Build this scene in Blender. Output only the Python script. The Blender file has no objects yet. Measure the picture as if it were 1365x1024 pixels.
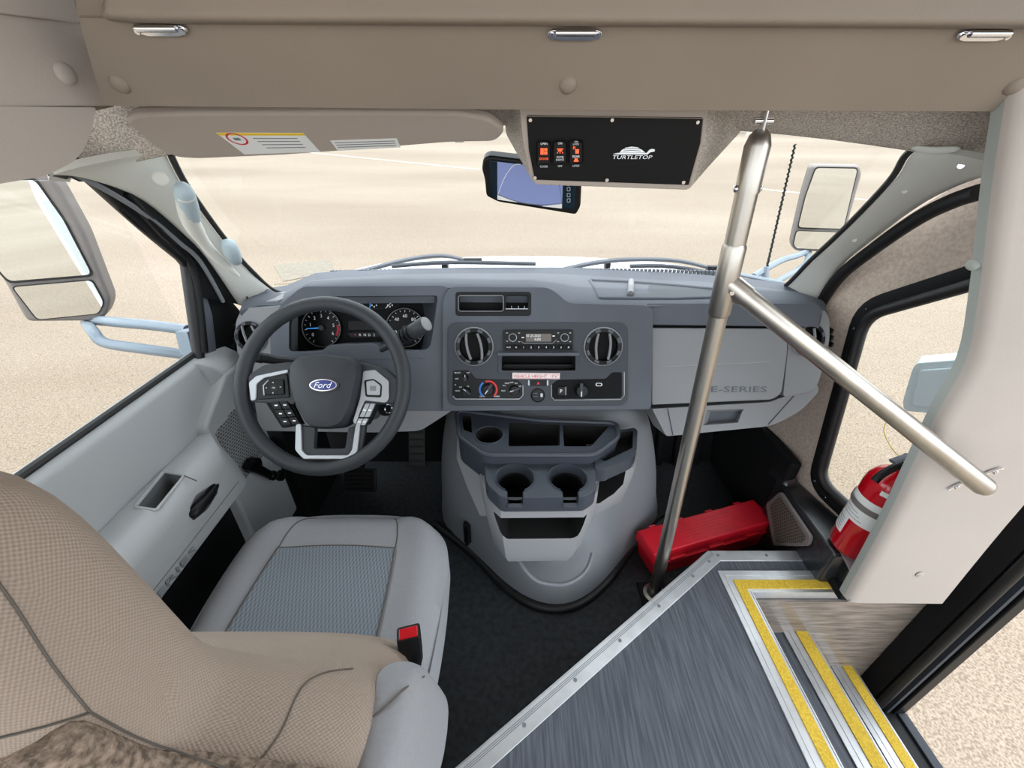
import bpy, bmesh, math, random
from mathutils import Vector, Matrix
random.seed(7)
R = math.radians
scene = bpy.context.scene
COL = scene.collection

# ---------------------------------------------------------------- camera, world, sun, exposure
FPX = 550.0                      # focal length in pixels of the 1365 x 1024 frame
PITCH = R(31.5)
CAM = Vector((0.0, 0.0, 1.24))   # z = 0 is the cab floor, y points to the windscreen
cd = bpy.data.cameras.new('camera')
cd.sensor_width = 36.0
cd.lens = FPX / 1365.0 * 36.0
cd.clip_start = 0.02
cd.clip_end = 800
co = bpy.data.objects.new('camera', cd)
co.location = CAM
co.rotation_euler = (R(90) - PITCH, 0, 0)
COL.objects.link(co)
scene.camera = co

world = bpy.data.worlds.new('sky')
scene.world = world
world.use_nodes = True
bg = world.node_tree.nodes['Background']
bg.inputs[0].default_value = (0.88, 0.945, 1.0, 1)
bg.inputs[1].default_value = 2.5
sd = bpy.data.lights.new('sun', 'SUN')
sd.energy = 3.2
sd.angle = R(3)
sd.color = (1.0, 0.95, 0.89)
so = bpy.data.objects.new('sun', sd)
so.rotation_euler = Vector((0.02, 0.36, -0.93)).to_track_quat('-Z', 'Y').to_euler()
so.location = (0, -3, 12)
COL.objects.link(so)
scene.view_settings.view_transform = 'Standard'
scene.view_settings.look = 'None'
scene.view_settings.gamma = 1.0
scene.view_settings.use_curve_mapping = False
scene.view_settings.exposure = 0.40

# ---------------------------------------------------------------- pixel -> place
CP, SP = math.cos(PITCH), math.sin(PITCH)
def ray(u, v):
    a = (u - 682.5) / FPX; b = (512 - v) / FPX
    return Vector((a, CP + b * SP, -SP + b * CP))
def PX(u, v, x): r = ray(u, v); return CAM + r * (x / r.x)
def PY(u, v, y): r = ray(u, v); return CAM + r * (y / r.y)
def PZ(u, v, z): r = ray(u, v); return CAM + r * ((z - CAM.z) / r.z)

class Plane:
    """a flat face in the place: origin o, normal n (towards the cab), e1 right, e2 up"""
    def __init__(s, o, n, e1=None):
        s.o = Vector(o); s.n = Vector(n).normalized()
        s.e1 = Vector(e1).normalized() if e1 else Vector((1, 0, 0))
        s.e1 = (s.e1 - s.n * s.e1.dot(s.n)).normalized()
        s.e2 = s.n.cross(s.e1).normalized()
    def p(s, u, v, off=0.0):
        r = ray(u, v); q = s.o + s.n * off
        return CAM + r * ((q - CAM).dot(s.n) / r.dot(s.n))
    def sc(s, u, v):                       # metres per pixel there
        return (s.p(u, v) - s.p(u + 1, v)).length
    def pts(s, pix, off=0.0): return [s.p(u, v, off) for u, v in pix]

# ---------------------------------------------------------------- materials
def lin(c):
    return tuple(((x / 255) / 12.92 if x / 255 <= 0.04045 else ((x / 255 + 0.055) / 1.055) ** 2.4) for x in c) + (1,)
MATS = {}
def mat(name, rgb, rough=0.6, metal=0.0, var=0.0, vscale=8.0, bump=0.0, bscale=300.0, spec=0.5, emit=None, estr=1.0, coat=0.0, stretch=None, rgb2=None, detail=4.0):
    if name in MATS: return MATS[name]
    m = bpy.data.materials.new(name); m.use_nodes = True
    nt = m.node_tree; b = nt.nodes['Principled BSDF']
    b.inputs['Base Color'].default_value = lin(rgb)
    b.inputs['Roughness'].default_value = rough
    b.inputs['Metallic'].default_value = metal
    b.inputs['Specular IOR Level'].default_value = spec
    b.inputs['Coat Weight'].default_value = coat
    tc = nt.nodes.new('ShaderNodeTexCoord')
    src = tc.outputs['Object']
    if stretch:
        mp = nt.nodes.new('ShaderNodeMapping'); mp.inputs['Scale'].default_value = stretch
        nt.links.new(src, mp.inputs['Vector']); src = mp.outputs['Vector']
    if var or rgb2:
        n = nt.nodes.new('ShaderNodeTexNoise'); n.inputs['Scale'].default_value = vscale
        n.inputs['Detail'].default_value = detail
        nt.links.new(src, n.inputs['Vector'])
        cr = nt.nodes.new('ShaderNodeValToRGB')
        lo = rgb2 if rgb2 else tuple(max(0, c * (1 - var)) for c in rgb)
        hi = rgb if rgb2 else tuple(min(255, c * (1 + var)) for c in rgb)
        cr.color_ramp.elements[0].color = lin(lo); cr.color_ramp.elements[0].position = 0.35
        cr.color_ramp.elements[1].color = lin(hi); cr.color_ramp.elements[1].position = 0.65
        nt.links.new(n.outputs['Fac'], cr.inputs['Fac'])
        nt.links.new(cr.outputs['Color'], b.inputs['Base Color'])
    if bump:
        n2 = nt.nodes.new('ShaderNodeTexNoise'); n2.inputs['Scale'].default_value = bscale
        n2.inputs['Detail'].default_value = 2
        nt.links.new(src, n2.inputs['Vector'])
        bp = nt.nodes.new('ShaderNodeBump'); bp.inputs['Strength'].default_value = bump
        bp.inputs['Distance'].default_value = 0.002
        nt.links.new(n2.outputs['Fac'], bp.inputs['Height'])
        nt.links.new(bp.outputs['Normal'], b.inputs['Normal'])
    if emit:
        b.inputs['Emission Color'].default_value = lin(emit)
        b.inputs['Emission Strength'].default_value = estr
    MATS[name] = m
    return m

def weave(name, rgb, rgb2, scale=(220, 220, 220), bump=0.5, rough=0.95, uv=False):
    """woven cloth: small raised cells from crossing waves"""
    m = mat(name, rgb, rough, spec=0.2)
    nt = m.node_tree; b = nt.nodes['Principled BSDF']
    tc = nt.nodes.new('ShaderNodeTexCoord')
    mp = nt.nodes.new('ShaderNodeMapping'); mp.inputs['Scale'].default_value = scale
    nt.links.new(tc.outputs['UV' if uv else 'Object'], mp.inputs['Vector'])
    sx = nt.nodes.new('ShaderNodeSeparateXYZ'); nt.links.new(mp.outputs['Vector'], sx.inputs[0])
    def op(kind, a, c=None):
        n = nt.nodes.new('ShaderNodeMath'); n.operation = kind
        for i, q in enumerate((a, c)):
            if q is None: continue
            if isinstance(q, (int, float)): n.inputs[i].default_value = q
            else: nt.links.new(q, n.inputs[i])
        return n.outputs[0]
    sxx = op('SINE', op('ADD', sx.outputs[0], op('MULTIPLY', sx.outputs[2], 0.7))); syy = op('SINE', op('ADD', sx.outputs[1], sx.outputs[2]))
    h = op('MULTIPLY', sxx, syy)
    h = op('ADD', op('MULTIPLY', h, 0.5), 0.5)
    mx = nt.nodes.new('ShaderNodeMix'); mx.data_type = 'RGBA'
    mx.inputs['A'].default_value = lin(rgb2); mx.inputs['B'].default_value = lin(rgb)
    nt.links.new(h, mx.inputs['Factor']); nt.links.new(mx.outputs['Result'], b.inputs['Base Color'])
    bp = nt.nodes.new('ShaderNodeBump'); bp.inputs['Strength'].default_value = bump; bp.inputs['Distance'].default_value = 0.002
    nt.links.new(h, bp.inputs['Height']); nt.links.new(bp.outputs['Normal'], b.inputs['Normal'])
    return m

def glass_mat(name, tint=(252, 253, 252), gl=0.05):
    m = bpy.data.materials.new(name); m.use_nodes = True
    nt = m.node_tree; nt.nodes.clear()
    out = nt.nodes.new('ShaderNodeOutputMaterial')
    tr = nt.nodes.new('ShaderNodeBsdfTransparent'); tr.inputs[0].default_value = lin(tint)
    g = nt.nodes.new('ShaderNodeBsdfGlossy'); g.inputs['Roughness'].default_value = 0.02
    lw = nt.nodes.new('ShaderNodeLayerWeight'); lw.inputs[0].default_value = 0.5
    pw = nt.nodes.new('ShaderNodeMath'); pw.operation = 'POWER'; pw.inputs[1].default_value = 5.0
    ml = nt.nodes.new('ShaderNodeMath'); ml.operation = 'MULTIPLY_ADD'; ml.inputs[1].default_value = 0.45; ml.inputs[2].default_value = 0.015
    nt.links.new(lw.outputs['Facing'], pw.inputs[0]); nt.links.new(pw.outputs[0], ml.inputs[0])
    mx = nt.nodes.new('ShaderNodeMixShader')
    nt.links.new(ml.outputs[0], mx.inputs[0]); nt.links.new(tr.outputs[0], mx.inputs[1]); nt.links.new(g.outputs[0], mx.inputs[2])
    nt.links.new(mx.outputs[0], out.inputs[0])
    MATS[name] = m
    return m

mat('dash', (87, 91, 99), 0.68, spec=0.3, var=0.04, vscale=5, bump=0.12, bscale=900)
mat('dash_dark', (58, 62, 69), 0.55, spec=0.3, bump=0.12, bscale=900)
mat('dash_light', (126, 127, 130), 0.55, bump=0.12, bscale=900)
mat('bezel', (62, 66, 73), 0.55, spec=0.3, bump=0.08, bscale=900)
mat('door_grey', (163, 166, 168), 0.6, bump=0.1, bscale=800)
mat('cover_grey', (118, 121, 126), 0.6, bump=0.12, bscale=800)
mat('tray_light', (148, 149, 152), 0.55, bump=0.1, bscale=800)
mat('tray_dark', (60, 65, 74), 0.42, spec=0.4, bump=0.05, bscale=800)
mat('black_plastic', (15, 16, 18), 0.45, spec=0.28)
mat('black_gloss', (8, 8, 9), 0.35, spec=0.2)
mat('black_soft', (15, 16, 18), 0.8, spec=0.25, bump=0.2, bscale=500)
mat('recess_shade', (8, 8, 9), 0.9)  # near-black put inside recesses in place of their deep shade
mat('wheel_black', (47, 50, 54), 0.48, spec=0.35, bump=0.25, bscale=700)
mat('silver', (165, 168, 172), 0.35, metal=0.4)
mat('chrome', (225, 225, 228), 0.12, metal=1.0)
mat('steel', (188, 182, 173), 0.33, metal=1.0, var=0.05, vscale=20, stretch=(1, 1, 0.05))
mat('alu', (205, 207, 210), 0.38, metal=0.75, var=0.03, vscale=30)
mat('vinyl', (138, 125, 112), 0.62, bump=0.15, bscale=260, var=0.03, vscale=3)
mat('vinyl_light', (180, 170, 162), 0.6, bump=0.12, bscale=260, var=0.02, vscale=3)
mat('vinyl_edge', (160, 164, 158), 0.6, bump=0.1, bscale=260)
mat('headliner', (206, 196, 184), 0.95, rgb2=(142, 133, 124), vscale=420, detail=2, bump=0.6, bscale=350)
mat('pillar_grey', (210, 210, 203), 0.6, bump=0.12, bscale=700)
mat('visor_cloth', (168, 156, 146), 0.85, bump=0.15, bscale=500)
mat('wall_cloth', (190, 174, 160), 0.9, rgb2=(172, 156, 144), vscale=120, detail=2, bump=0.25, bscale=400)
mat('rubber_floor', (40, 44, 48), 0.55, bump=0.9, bscale=420, var=0.25, vscale=60)
mat('black_paint', (34, 36, 39), 0.28, bump=0.35, bscale=250, spec=0.9)
mat('rubber', (16, 16, 17), 0.5)
mat('yellow', (226, 194, 66), 0.85, rgb2=(204, 166, 48), vscale=220, detail=2, bump=0.8, bscale=500)
mat('red', (216, 26, 46), 0.4, var=0.04, vscale=15)
mat('red_gloss', (190, 10, 26), 0.2, coat=0.4)
mat('white', (238, 238, 236), 0.45)
mat('label_white', (232, 232, 230), 0.6)
mat('print_grey', (120, 124, 128), 0.7)
mat('print_white', (225, 228, 230), 0.6, emit=(220, 225, 230), estr=0.15)
mat('print_red', (200, 40, 60), 0.6)
mat('orange_lit', (240, 90, 50), 0.5, emit=(240, 90, 50), estr=0.8)
mat('badge_blue', (20, 40, 120), 0.25, coat=0.5)
mat('blue_lit', (60, 140, 220), 0.5, emit=(60, 150, 230), estr=0.6)
mat('screen_dark', (10, 11, 13), 0.4, spec=0.2)
mat('lcd', (92, 86, 80), 0.4, emit=(110, 100, 92), estr=0.08)
mat('mon_side', (10, 34, 46), 0.15)
mat('mon_lit', (84, 94, 128), 0.3, emit=(120, 132, 176), estr=0.55)
mat('black_panel', (14, 14, 15), 0.55, spec=0.2)
mat('mirror', (240, 244, 244), 0.01, metal=1.0)
mat('mirror_shell', (118, 112, 110), 0.45)
mat('body_white', (236, 242, 246), 0.25, coat=0.5)
mat('arm_grey', (128, 140, 152), 0.45, metal=0.2)
mat('pale_housing', (190, 206, 214), 0.4)
mat('seam', (92, 86, 80), 0.9)
mat('carpet_back', (158, 140, 124), 1.0, rgb2=(92, 79, 68), vscale=160, detail=5, bump=1.0, bscale=300)
mat('seat_side', (148, 149, 153), 0.95, bump=0.3, bscale=900, var=0.012, vscale=200)
mat('asphalt_patch', (122, 116, 106), 0.95, var=0.05, vscale=20)
mat('line_paint', (168, 164, 156), 0.9)
mat('yellow_tag', (236, 200, 60), 0.6)
weave('seat_weave', (168, 153, 140), (146, 132, 120), (1500, 1500, 0), 0.4, uv=True)
weave('seat_insert', (140, 147, 154), (98, 106, 116), (820, 300, 0), 0.4)
glass_mat('glass')

# wood-look vinyl
def wood(name, rgb, rgb2, stretch, rough):
    m = mat(name, rgb, rough, rgb2=rgb2, vscale=14, stretch=stretch, detail=8)
    return m
wood('wood_floor', (92, 97, 106), (64, 69, 78), (15, 0.75, 3), 0.5)
wood('wood_riser', (148, 136, 126), (104, 95, 88), (0.9, 3, 9), 0.3)

def ground_mat():
    m = mat('ground', (206, 192, 170), 0.95)
    nt = m.node_tree; b = nt.nodes['Principled BSDF']
    tc = nt.nodes.new('ShaderNodeTexCoord')
    n1 = nt.nodes.new('ShaderNodeTexNoise'); n1.inputs['Scale'].default_value = 105; n1.inputs['Detail'].default_value = 3
    n2 = nt.nodes.new('ShaderNodeTexNoise'); n2.inputs['Scale'].default_value = 0.35; n2.inputs['Detail'].default_value = 5
    mp = nt.nodes.new('ShaderNodeMapping'); mp.inputs['Scale'].default_value = (0.25, 1, 1)
    nt.links.new(tc.outputs['Object'], n1.inputs['Vector']); nt.links.new(tc.outputs['Object'], mp.inputs['Vector']); nt.links.new(mp.outputs['Vector'], n2.inputs['Vector'])
    c1 = nt.nodes.new('ShaderNodeValToRGB')
    c1.color_ramp.elements[0].color = lin((116, 107, 98)); c1.color_ramp.elements[0].position = 0.36
    c1.color_ramp.elements[1].color = lin((153, 145, 137)); c1.color_ramp.elements[1].position = 0.61
    c2 = nt.nodes.new('ShaderNodeValToRGB')
    c2.color_ramp.elements[0].color = lin((214, 204, 190)); c2.color_ramp.elements[0].position = 0.3
    c2.color_ramp.elements[1].color = lin((255, 250, 240)); c2.color_ramp.elements[1].position = 0.7
    nt.links.new(n1.outputs['Fac'], c1.inputs[0]); nt.links.new(n2.outputs['Fac'], c2.inputs[0])
    mx = nt.nodes.new('ShaderNodeMix'); mx.data_type = 'RGBA'; mx.blend_type = 'MULTIPLY'; mx.inputs['Factor'].default_value = 1
    nt.links.new(c1.outputs[0], mx.inputs['A']); nt.links.new(c2.outputs[0], mx.inputs['B'])
    nt.links.new(mx.outputs['Result'], b.inputs['Base Color'])
    bp = nt.nodes.new('ShaderNodeBump'); bp.inputs['Strength'].default_value = 0.3; bp.inputs['Distance'].default_value = 0.006
    nt.links.new(n1.outputs['Fac'], bp.inputs['Height']); nt.links.new(bp.outputs['Normal'], b.inputs['Normal'])
ground_mat()

# perforated speaker cover
def grille_mat(name, base, hole, sx, sy, axes):
    m = mat(name, base, 0.6)
    nt = m.node_tree; b = nt.nodes['Principled BSDF']
    tc = nt.nodes.new('ShaderNodeTexCoord'); sp = nt.nodes.new('ShaderNodeSeparateXYZ'); nt.links.new(tc.outputs['Object'], sp.inputs[0])
    cb = nt.nodes.new('ShaderNodeCombineXYZ')
    nt.links.new(sp.outputs[axes[0]], cb.inputs[0]); nt.links.new(sp.outputs[axes[1]], cb.inputs[1])
    br = nt.nodes.new('ShaderNodeTexBrick'); br.inputs['Scale'].default_value = 1.0
    br.inputs['Brick Width'].default_value = sx; br.inputs['Row Height'].default_value = sy; br.inputs['Mortar Size'].default_value = sy * 0.28
    br.inputs['Color1'].default_value = lin(hole); br.inputs['Color2'].default_value = lin(hole); br.inputs['Mortar'].default_value = lin(base)
    nt.links.new(cb.outputs[0], br.inputs['Vector']); nt.links.new(br.outputs['Color'], b.inputs['Base Color'])
    bp = nt.nodes.new('ShaderNodeBump'); bp.inputs['Strength'].default_value = 0.6; bp.inputs['Distance'].default_value = 0.002
    nt.links.new(br.outputs['Fac'], bp.inputs['Height']); nt.links.new(bp.outputs['Normal'], b.inputs['Normal'])
grille_mat('door_grille', (140, 142, 143), (52, 54, 56), 0.011, 0.0075, (1, 2))
grille_mat('vent_mesh', (98, 92, 84), (24, 23, 22), 0.010, 0.009, (1, 2))

# ---------------------------------------------------------------- objects
WM = {}
def _link(o, parent):
    COL.objects.link(o)
    if parent is not None:
        o.parent = parent
        if parent in WM: o.matrix_parent_inverse = WM[parent]
    return o
def tag(o, label=None, cat=None, group=None, kind=None):
    if label: o['label'] = label
    if cat: o['category'] = cat
    if group: o['group'] = group
    if kind: o['kind'] = kind
    return o
def root(name, label, cat, loc, group=None, kind=None):
    o = bpy.data.objects.new(name, None); o.empty_display_size = 0.05
    o.location = loc; COL.objects.link(o); WM[o] = Matrix.Translation(-Vector(loc))
    return tag(o, label, cat, group, kind)

def finish(name, me, m, parent, smooth=35, bevel=0.0, subsurf=0, segs=2):
    if m: me.materials.append(MATS[m])
    bm = bmesh.new(); bm.from_mesh(me)
    bmesh.ops.remove_doubles(bm, verts=bm.verts, dist=1e-6)
    bmesh.ops.recalc_face_normals(bm, faces=bm.faces)
    bm.to_mesh(me); bm.free()
    if smooth:
        me.polygons.foreach_set('use_smooth', [True] * len(me.polygons))
        if not subsurf: me.set_sharp_from_angle(angle=R(smooth))
    o = bpy.data.objects.new(name, me); _link(o, parent)
    if bevel:
        b = o.modifiers.new('bevel', 'BEVEL'); b.width = bevel; b.segments = segs; b.limit_method = 'ANGLE'; b.angle_limit = R(34); b.harden_normals = True
    if subsurf:
        s = o.modifiers.new('subsurf', 'SUBSURF'); s.levels = subsurf; s.render_levels = subsurf
    return o
def mesh(name, verts, faces, m, parent=None, **k):
    me = bpy.data.meshes.new(name); me.from_pydata([tuple(v) for v in verts], [], faces)
    return finish(name, me, m, parent, **k)
def slab(name, pts, vec, m, parent=None, **k):
    """flat outline given thickness along vec"""
    vec = Vector(vec); n = len(pts)
    vs = [Vector(p) for p in pts] + [Vector(p) + vec for p in pts]
    fs = [list(range(n)), list(range(2 * n - 1, n - 1, -1))] + [[i, (i + 1) % n, n + (i + 1) % n, n + i] for i in range(n)]
    return mesh(name, vs, fs, m, parent, **k)
def pslab(name, pl, pix, off, depth, m, parent=None, **k):
    return slab(name, pl.pts(pix, off), -pl.n * depth, m, parent, **k)
def box(name, lo, hi, m, parent=None, **k):
    x0, y0, z0 = lo; x1, y1, z1 = hi
    return slab(name, [(x0, y0, z0), (x1, y0, z0), (x1, y1, z0), (x0, y1, z0)], (0, 0, z1 - z0), m, parent, **k)
def obox(name, c, e1, e2, e3, m, parent=None, **k):
    """box around c with half-vectors"""
    c = Vector(c); e1 = Vector(e1); e2 = Vector(e2); e3 = Vector(e3)
    return slab(name, [c - e1 - e2 - e3, c + e1 - e2 - e3, c + e1 + e2 - e3, c - e1 + e2 - e3], e3 * 2, m, parent, **k)
def rr(u0, v0, u1, v1, r, n=4):
    """rounded rectangle in pixels"""
    out = []
    for cx, cy, a0 in ((u1 - r, v0 + r, -90), (u1 - r, v1 - r, 0), (u0 + r, v1 - r, 90), (u0 + r, v0 + r, 180)):
        for i in range(n + 1):
            a = R(a0 + 90 * i / n); out.append((cx + r * math.cos(a), cy + r * math.sin(a)))
    return out
def rpoly(pix, r, n=4):
    """polygon with rounded corners (works for 2-D and 3-D points)"""
    out = []; k = len(pix); P3 = [Vector(p) for p in pix]
    rs = r if isinstance(r, (list, tuple)) else [r] * k
    for i in range(k):
        p = P3[i]; a = P3[i - 1] - p; b = P3[(i + 1) % k] - p
        q = min(rs[i], a.length * 0.45, b.length * 0.45)
        A = p + a.normalized() * q; B = p + b.normalized() * q
        for j in range(n + 1):
            t = j / n; out.append(tuple((1 - t) ** 2 * A + 2 * t * (1 - t) * p + t * t * B))
    return out
def spline(pts, n=6, closed=False):
    P3 = [Vector(p) for p in pts]; k = len(P3); out = []
    rng = range(k if closed else k - 1)
    for i in rng:
        g = lambda j: P3[j % k] if closed else P3[max(0, min(k - 1, j))]
        p0, p1, p2, p3 = g(i - 1), g(i), g(i + 1), g(i + 2)
        for j in range(n):
            t = j / n
            out.append(0.5 * ((2 * p1) + (p2 - p0) * t + (2 * p0 - 5 * p1 + 4 * p2 - p3) * t * t + (3 * p1 - p0 - 3 * p2 + p3) * t ** 3))
    if not closed: out.append(P3[-1])
    return out
def tube(name, pts, r, m, parent=None, seg=10, closed=False, smooth=40, flat=1.0, up=None):
    P3 = [Vector(p) for p in pts]; k = len(P3)
    rs = r if isinstance(r, (list, tuple)) else [r] * k
    vs = []; fs = []; prev = None
    for i, p in enumerate(P3):
        if closed: t = P3[(i + 1) % k] - P3[i - 1]
        else: t = P3[min(i + 1, k - 1)] - P3[max(i - 1, 0)]
        t.normalize()
        if prev is None:
            ref = Vector(up) if up else (Vector((0, 0, 1)) if abs(t.z) < 0.9 else Vector((1, 0, 0)))
            a = (ref - t * ref.dot(t)).normalized()
        else:
            a = (prev - t * prev.dot(t)).normalized()
        prev = a; b = t.cross(a)
        for j in range(seg):
            an = 2 * math.pi * j / seg
            vs.append(p + a * math.cos(an) * rs[i] * flat + b * math.sin(an) * rs[i])
    for i in range(k if closed else k - 1):
        for j in range(seg):
            i2 = (i + 1) % k
            fs.append([i * seg + j, i * seg + (j + 1) % seg, i2 * seg + (j + 1) % seg, i2 * seg + j])
    if not closed:
        fs.append(list(range(seg - 1, -1, -1))); fs.append([(k - 1) * seg + j for j in range(seg)])
    return mesh(name, vs, fs, m, parent, smooth=smooth)
def lathe(name, prof, o, ax, m, parent=None, seg=28, smooth=35, a0=0, a1=360, e1=None):
    """prof = [(radius, height)] turned round axis ax from point o"""
    o = Vector(o); ax = Vector(ax).normalized()
    ref = Vector(e1) if e1 else (Vector((0, 0, 1)) if abs(ax.z) < 0.9 else Vector((1, 0, 0)))
    a = (ref - ax * ref.dot(ax)).normalized(); b = ax.cross(a)
    full = abs(a1 - a0) >= 360; ns = seg if full else seg + 1
    vs = []; fs = []; k = len(prof)
    for i in range(ns):
        an = R(a0 + (a1 - a0) * i / seg)
        for r_, h in prof: vs.append(o + a * math.cos(an) * r_ + b * math.sin(an) * r_ + ax * h)
    for i in range(seg):
        i2 = (i + 1) % ns
        for j in range(k - 1): fs.append([i * k + j, i2 * k + j, i2 * k + j + 1, i * k + j + 1])
    me = bpy.data.meshes.new(name); me.from_pydata([tuple(v) for v in vs], [], fs)
    return finish(name, me, m, parent, smooth=smooth)
def disc(name, c, n, r, h, m, parent=None, seg=24, bev=0.15):
    return lathe(name, [(0, 0), (r, 0), (r, h * (1 - bev)), (r * (1 - bev * 0.5), h), (0, h)], c, n, m, parent, seg)
def button(name, c, n, r, h, m, parent=None):
    pr = [(r, 0)] + [(r * math.cos(R(a)), h * math.sin(R(a))) for a in (20, 40, 60, 75)] + [(0, h)]
    return lathe(name, pr, c, n, m, parent, 20)
def loft(name, rings, m, parent=None, closed=True, caps=True, **k):
    n = len(rings[0]); vs = [Vector(p) for r_ in rings for p in r_]; fs = []
    for i in range(len(rings) - 1):
        for j in range(n if closed else n - 1):
            fs.append([i * n + j, i * n + (j + 1) % n, (i + 1) * n + (j + 1) % n, (i + 1) * n + j])
    if caps and closed:
        fs.append(list(range(n - 1, -1, -1))); fs.append([(len(rings) - 1) * n + j for j in range(n)])
    return mesh(name, vs, fs, m, parent, **k)
def sheet(name, rows, thick, m, parent=None, **k):
    """open grid of points given thickness away from the camera side (rows x cols)"""
    nr, nc = len(rows), len(rows[0]); V = [[Vector(p) for p in r_] for r_ in rows]; N = []
    for i in range(nr):
        for j in range(nc):
            du = V[i][min(j + 1, nc - 1)] - V[i][max(j - 1, 0)]; dv = V[min(i + 1, nr - 1)][j] - V[max(i - 1, 0)][j]
            n = du.cross(dv)
            n = n.normalized() if n.length > 1e-9 else Vector((0, 0, 1))
            if n.dot(CAM - V[i][j]) < 0: n = -n
            N.append(n)
    top = [V[i][j] for i in range(nr) for j in range(nc)]
    bot = [p - n * thick for p, n in zip(top, N)]; K = nr * nc; fs = []
    for i in range(nr - 1):
        for j in range(nc - 1):
            q = [i * nc + j, i * nc + j + 1, (i + 1) * nc + j + 1, (i + 1) * nc + j]
            fs.append(q); fs.append([x + K for x in reversed(q)])
    edge = [(0, j) for j in range(nc)] + [(i, nc - 1) for i in range(1, nr)] + [(nr - 1, j) for j in range(nc - 2, -1, -1)] + [(i, 0) for i in range(nr - 2, 0, -1)]
    e = [i * nc + j for i, j in edge]
    for a in range(len(e)):
        b = (a + 1) % len(e); fs.append([e[a], e[a] + K, e[b] + K, e[b]])
    return mesh(name, top + bot, fs, m, parent, **k)
def cut(o, *cutters):
    """take the cutters out of o for good"""
    mods = list(o.modifiers); keep = [(x.type, x.width, x.segments) for x in mods if x.type == 'BEVEL']
    o.modifiers.clear()
    for c in cutters:
        b = o.modifiers.new('cut', 'BOOLEAN'); b.object = c; b.operation = 'DIFFERENCE'; b.solver = 'EXACT'; b.material_mode = 'TRANSFER'
    dg = bpy.context.evaluated_depsgraph_get()
    me = bpy.data.meshes.new_from_object(o.evaluated_get(dg))
    o.modifiers.clear(); o.data = me
    me.polygons.foreach_set('use_smooth', [True] * len(me.polygons)); me.set_sharp_from_angle(angle=R(35))
    for t, w, s in keep:
        b = o.modifiers.new('bevel', 'BEVEL'); b.width = w; b.segments = s; b.limit_method = 'ANGLE'; b.angle_limit = R(34); b.harden_normals = True
    for c in cutters: bpy.data.objects.remove(c)
    return o
def text(name, body, c, e1, e2, h, m, parent=None, ext=0.0006, width=None, shear=0.0, sx=1.0):
    """flat lettering centred on c; h = cap height in metres"""
    cu = bpy.data.curves.new(name, 'FONT'); cu.body = body; cu.align_x = 'CENTER'; cu.align_y = 'CENTER'
    cu.size = 1.0; cu.extrude = 0.0; cu.shear = shear; cu.resolution_u = 2
    tmp = bpy.data.objects.new('t', cu); COL.objects.link(tmp)
    dg = bpy.context.evaluated_depsgraph_get()
    me = bpy.data.meshes.new_from_object(tmp.evaluated_get(dg)); bpy.data.objects.remove(tmp); bpy.data.curves.remove(cu)
    xs = [v.co.x for v in me.vertices]; ys = [v.co.y for v in me.vertices]
    cx, cy = (min(xs) + max(xs)) / 2, (min(ys) + max(ys)) / 2
    k = h / (max(ys) - min(ys)); kx = (width / (max(xs) - min(xs))) if width else k * sx
    e1 = Vector(e1).normalized(); e2 = Vector(e2).normalized(); n = e1.cross(e2); c = Vector(c)
    for v in me.vertices: v.co = c + e1 * ((v.co.x - cx) * kx) + e2 * ((v.co.y - cy) * k) + n * ext
    me.materials.clear(); me.materials.append(MATS[m])
    o = bpy.data.objects.new(name, me); return _link(o, parent)
def ptext(name, body, pl, u, v, off, hpx, m, parent, wpx=None, shear=0.0):
    s = pl.sc(u, v)
    return text(name, body, pl.p(u, v, off), pl.e1, pl.e2, hpx * s, m, parent, width=wpx * s if wpx else None, shear=shear)
def plane_disc(name, pl, u, v, rpx, off, h, m, parent, seg=24):
    return disc(name, pl.p(u, v, off), pl.n, rpx * pl.sc(u, v), h, m, parent, seg)
def bars(name, quads, vec, m, parent):
    """several tiny printed strokes joined as one print"""
    vs = []; fs = []
    for q in quads:
        i = len(vs); vs += [Vector(p) for p in q] + [Vector(p) + Vector(vec) for p in q]
        fs += [[i, i + 1, i + 2, i + 3], [i + 7, i + 6, i + 5, i + 4]] + [[i + a, i + (a + 1) % 4, i + 4 + (a + 1) % 4, i + 4 + a] for a in range(4)]
    return mesh(name, vs, fs, m, parent, smooth=0)

def drop(objs, u, v, lift=0.0):
    """where the sight line of a pixel meets one of the given things"""
    dg = bpy.context.evaluated_depsgraph_get(); d = ray(u, v).normalized(); best = None
    for o in objs:
        e = o.evaluated_get(dg); ok, loc, nor, _ = e.ray_cast(CAM, d)
        if ok and (best is None or (loc - CAM).length < (best[0] - CAM).length): best = (loc, nor)
    if best is None: return None
    n = best[1] if best[1].dot(d) < 0 else -best[1]
    return best[0] + n * lift
def drop_line(objs, pix, lift=0.0, n=5):
    out = []
    for p in spline([(a, b, 0) for a, b in pix], n):
        q = drop(objs, p.x, p.y, lift)
        if q is not None: out.append(q)
    return out

def cutter(pl, pix, off, depth, m='recess_shade', out=0.05):
    """outline lying on the face at off, reaching depth below it"""
    return slab('c', [p + pl.n * out for p in pl.pts(pix, off)], -pl.n * (depth + out), m)

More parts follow.
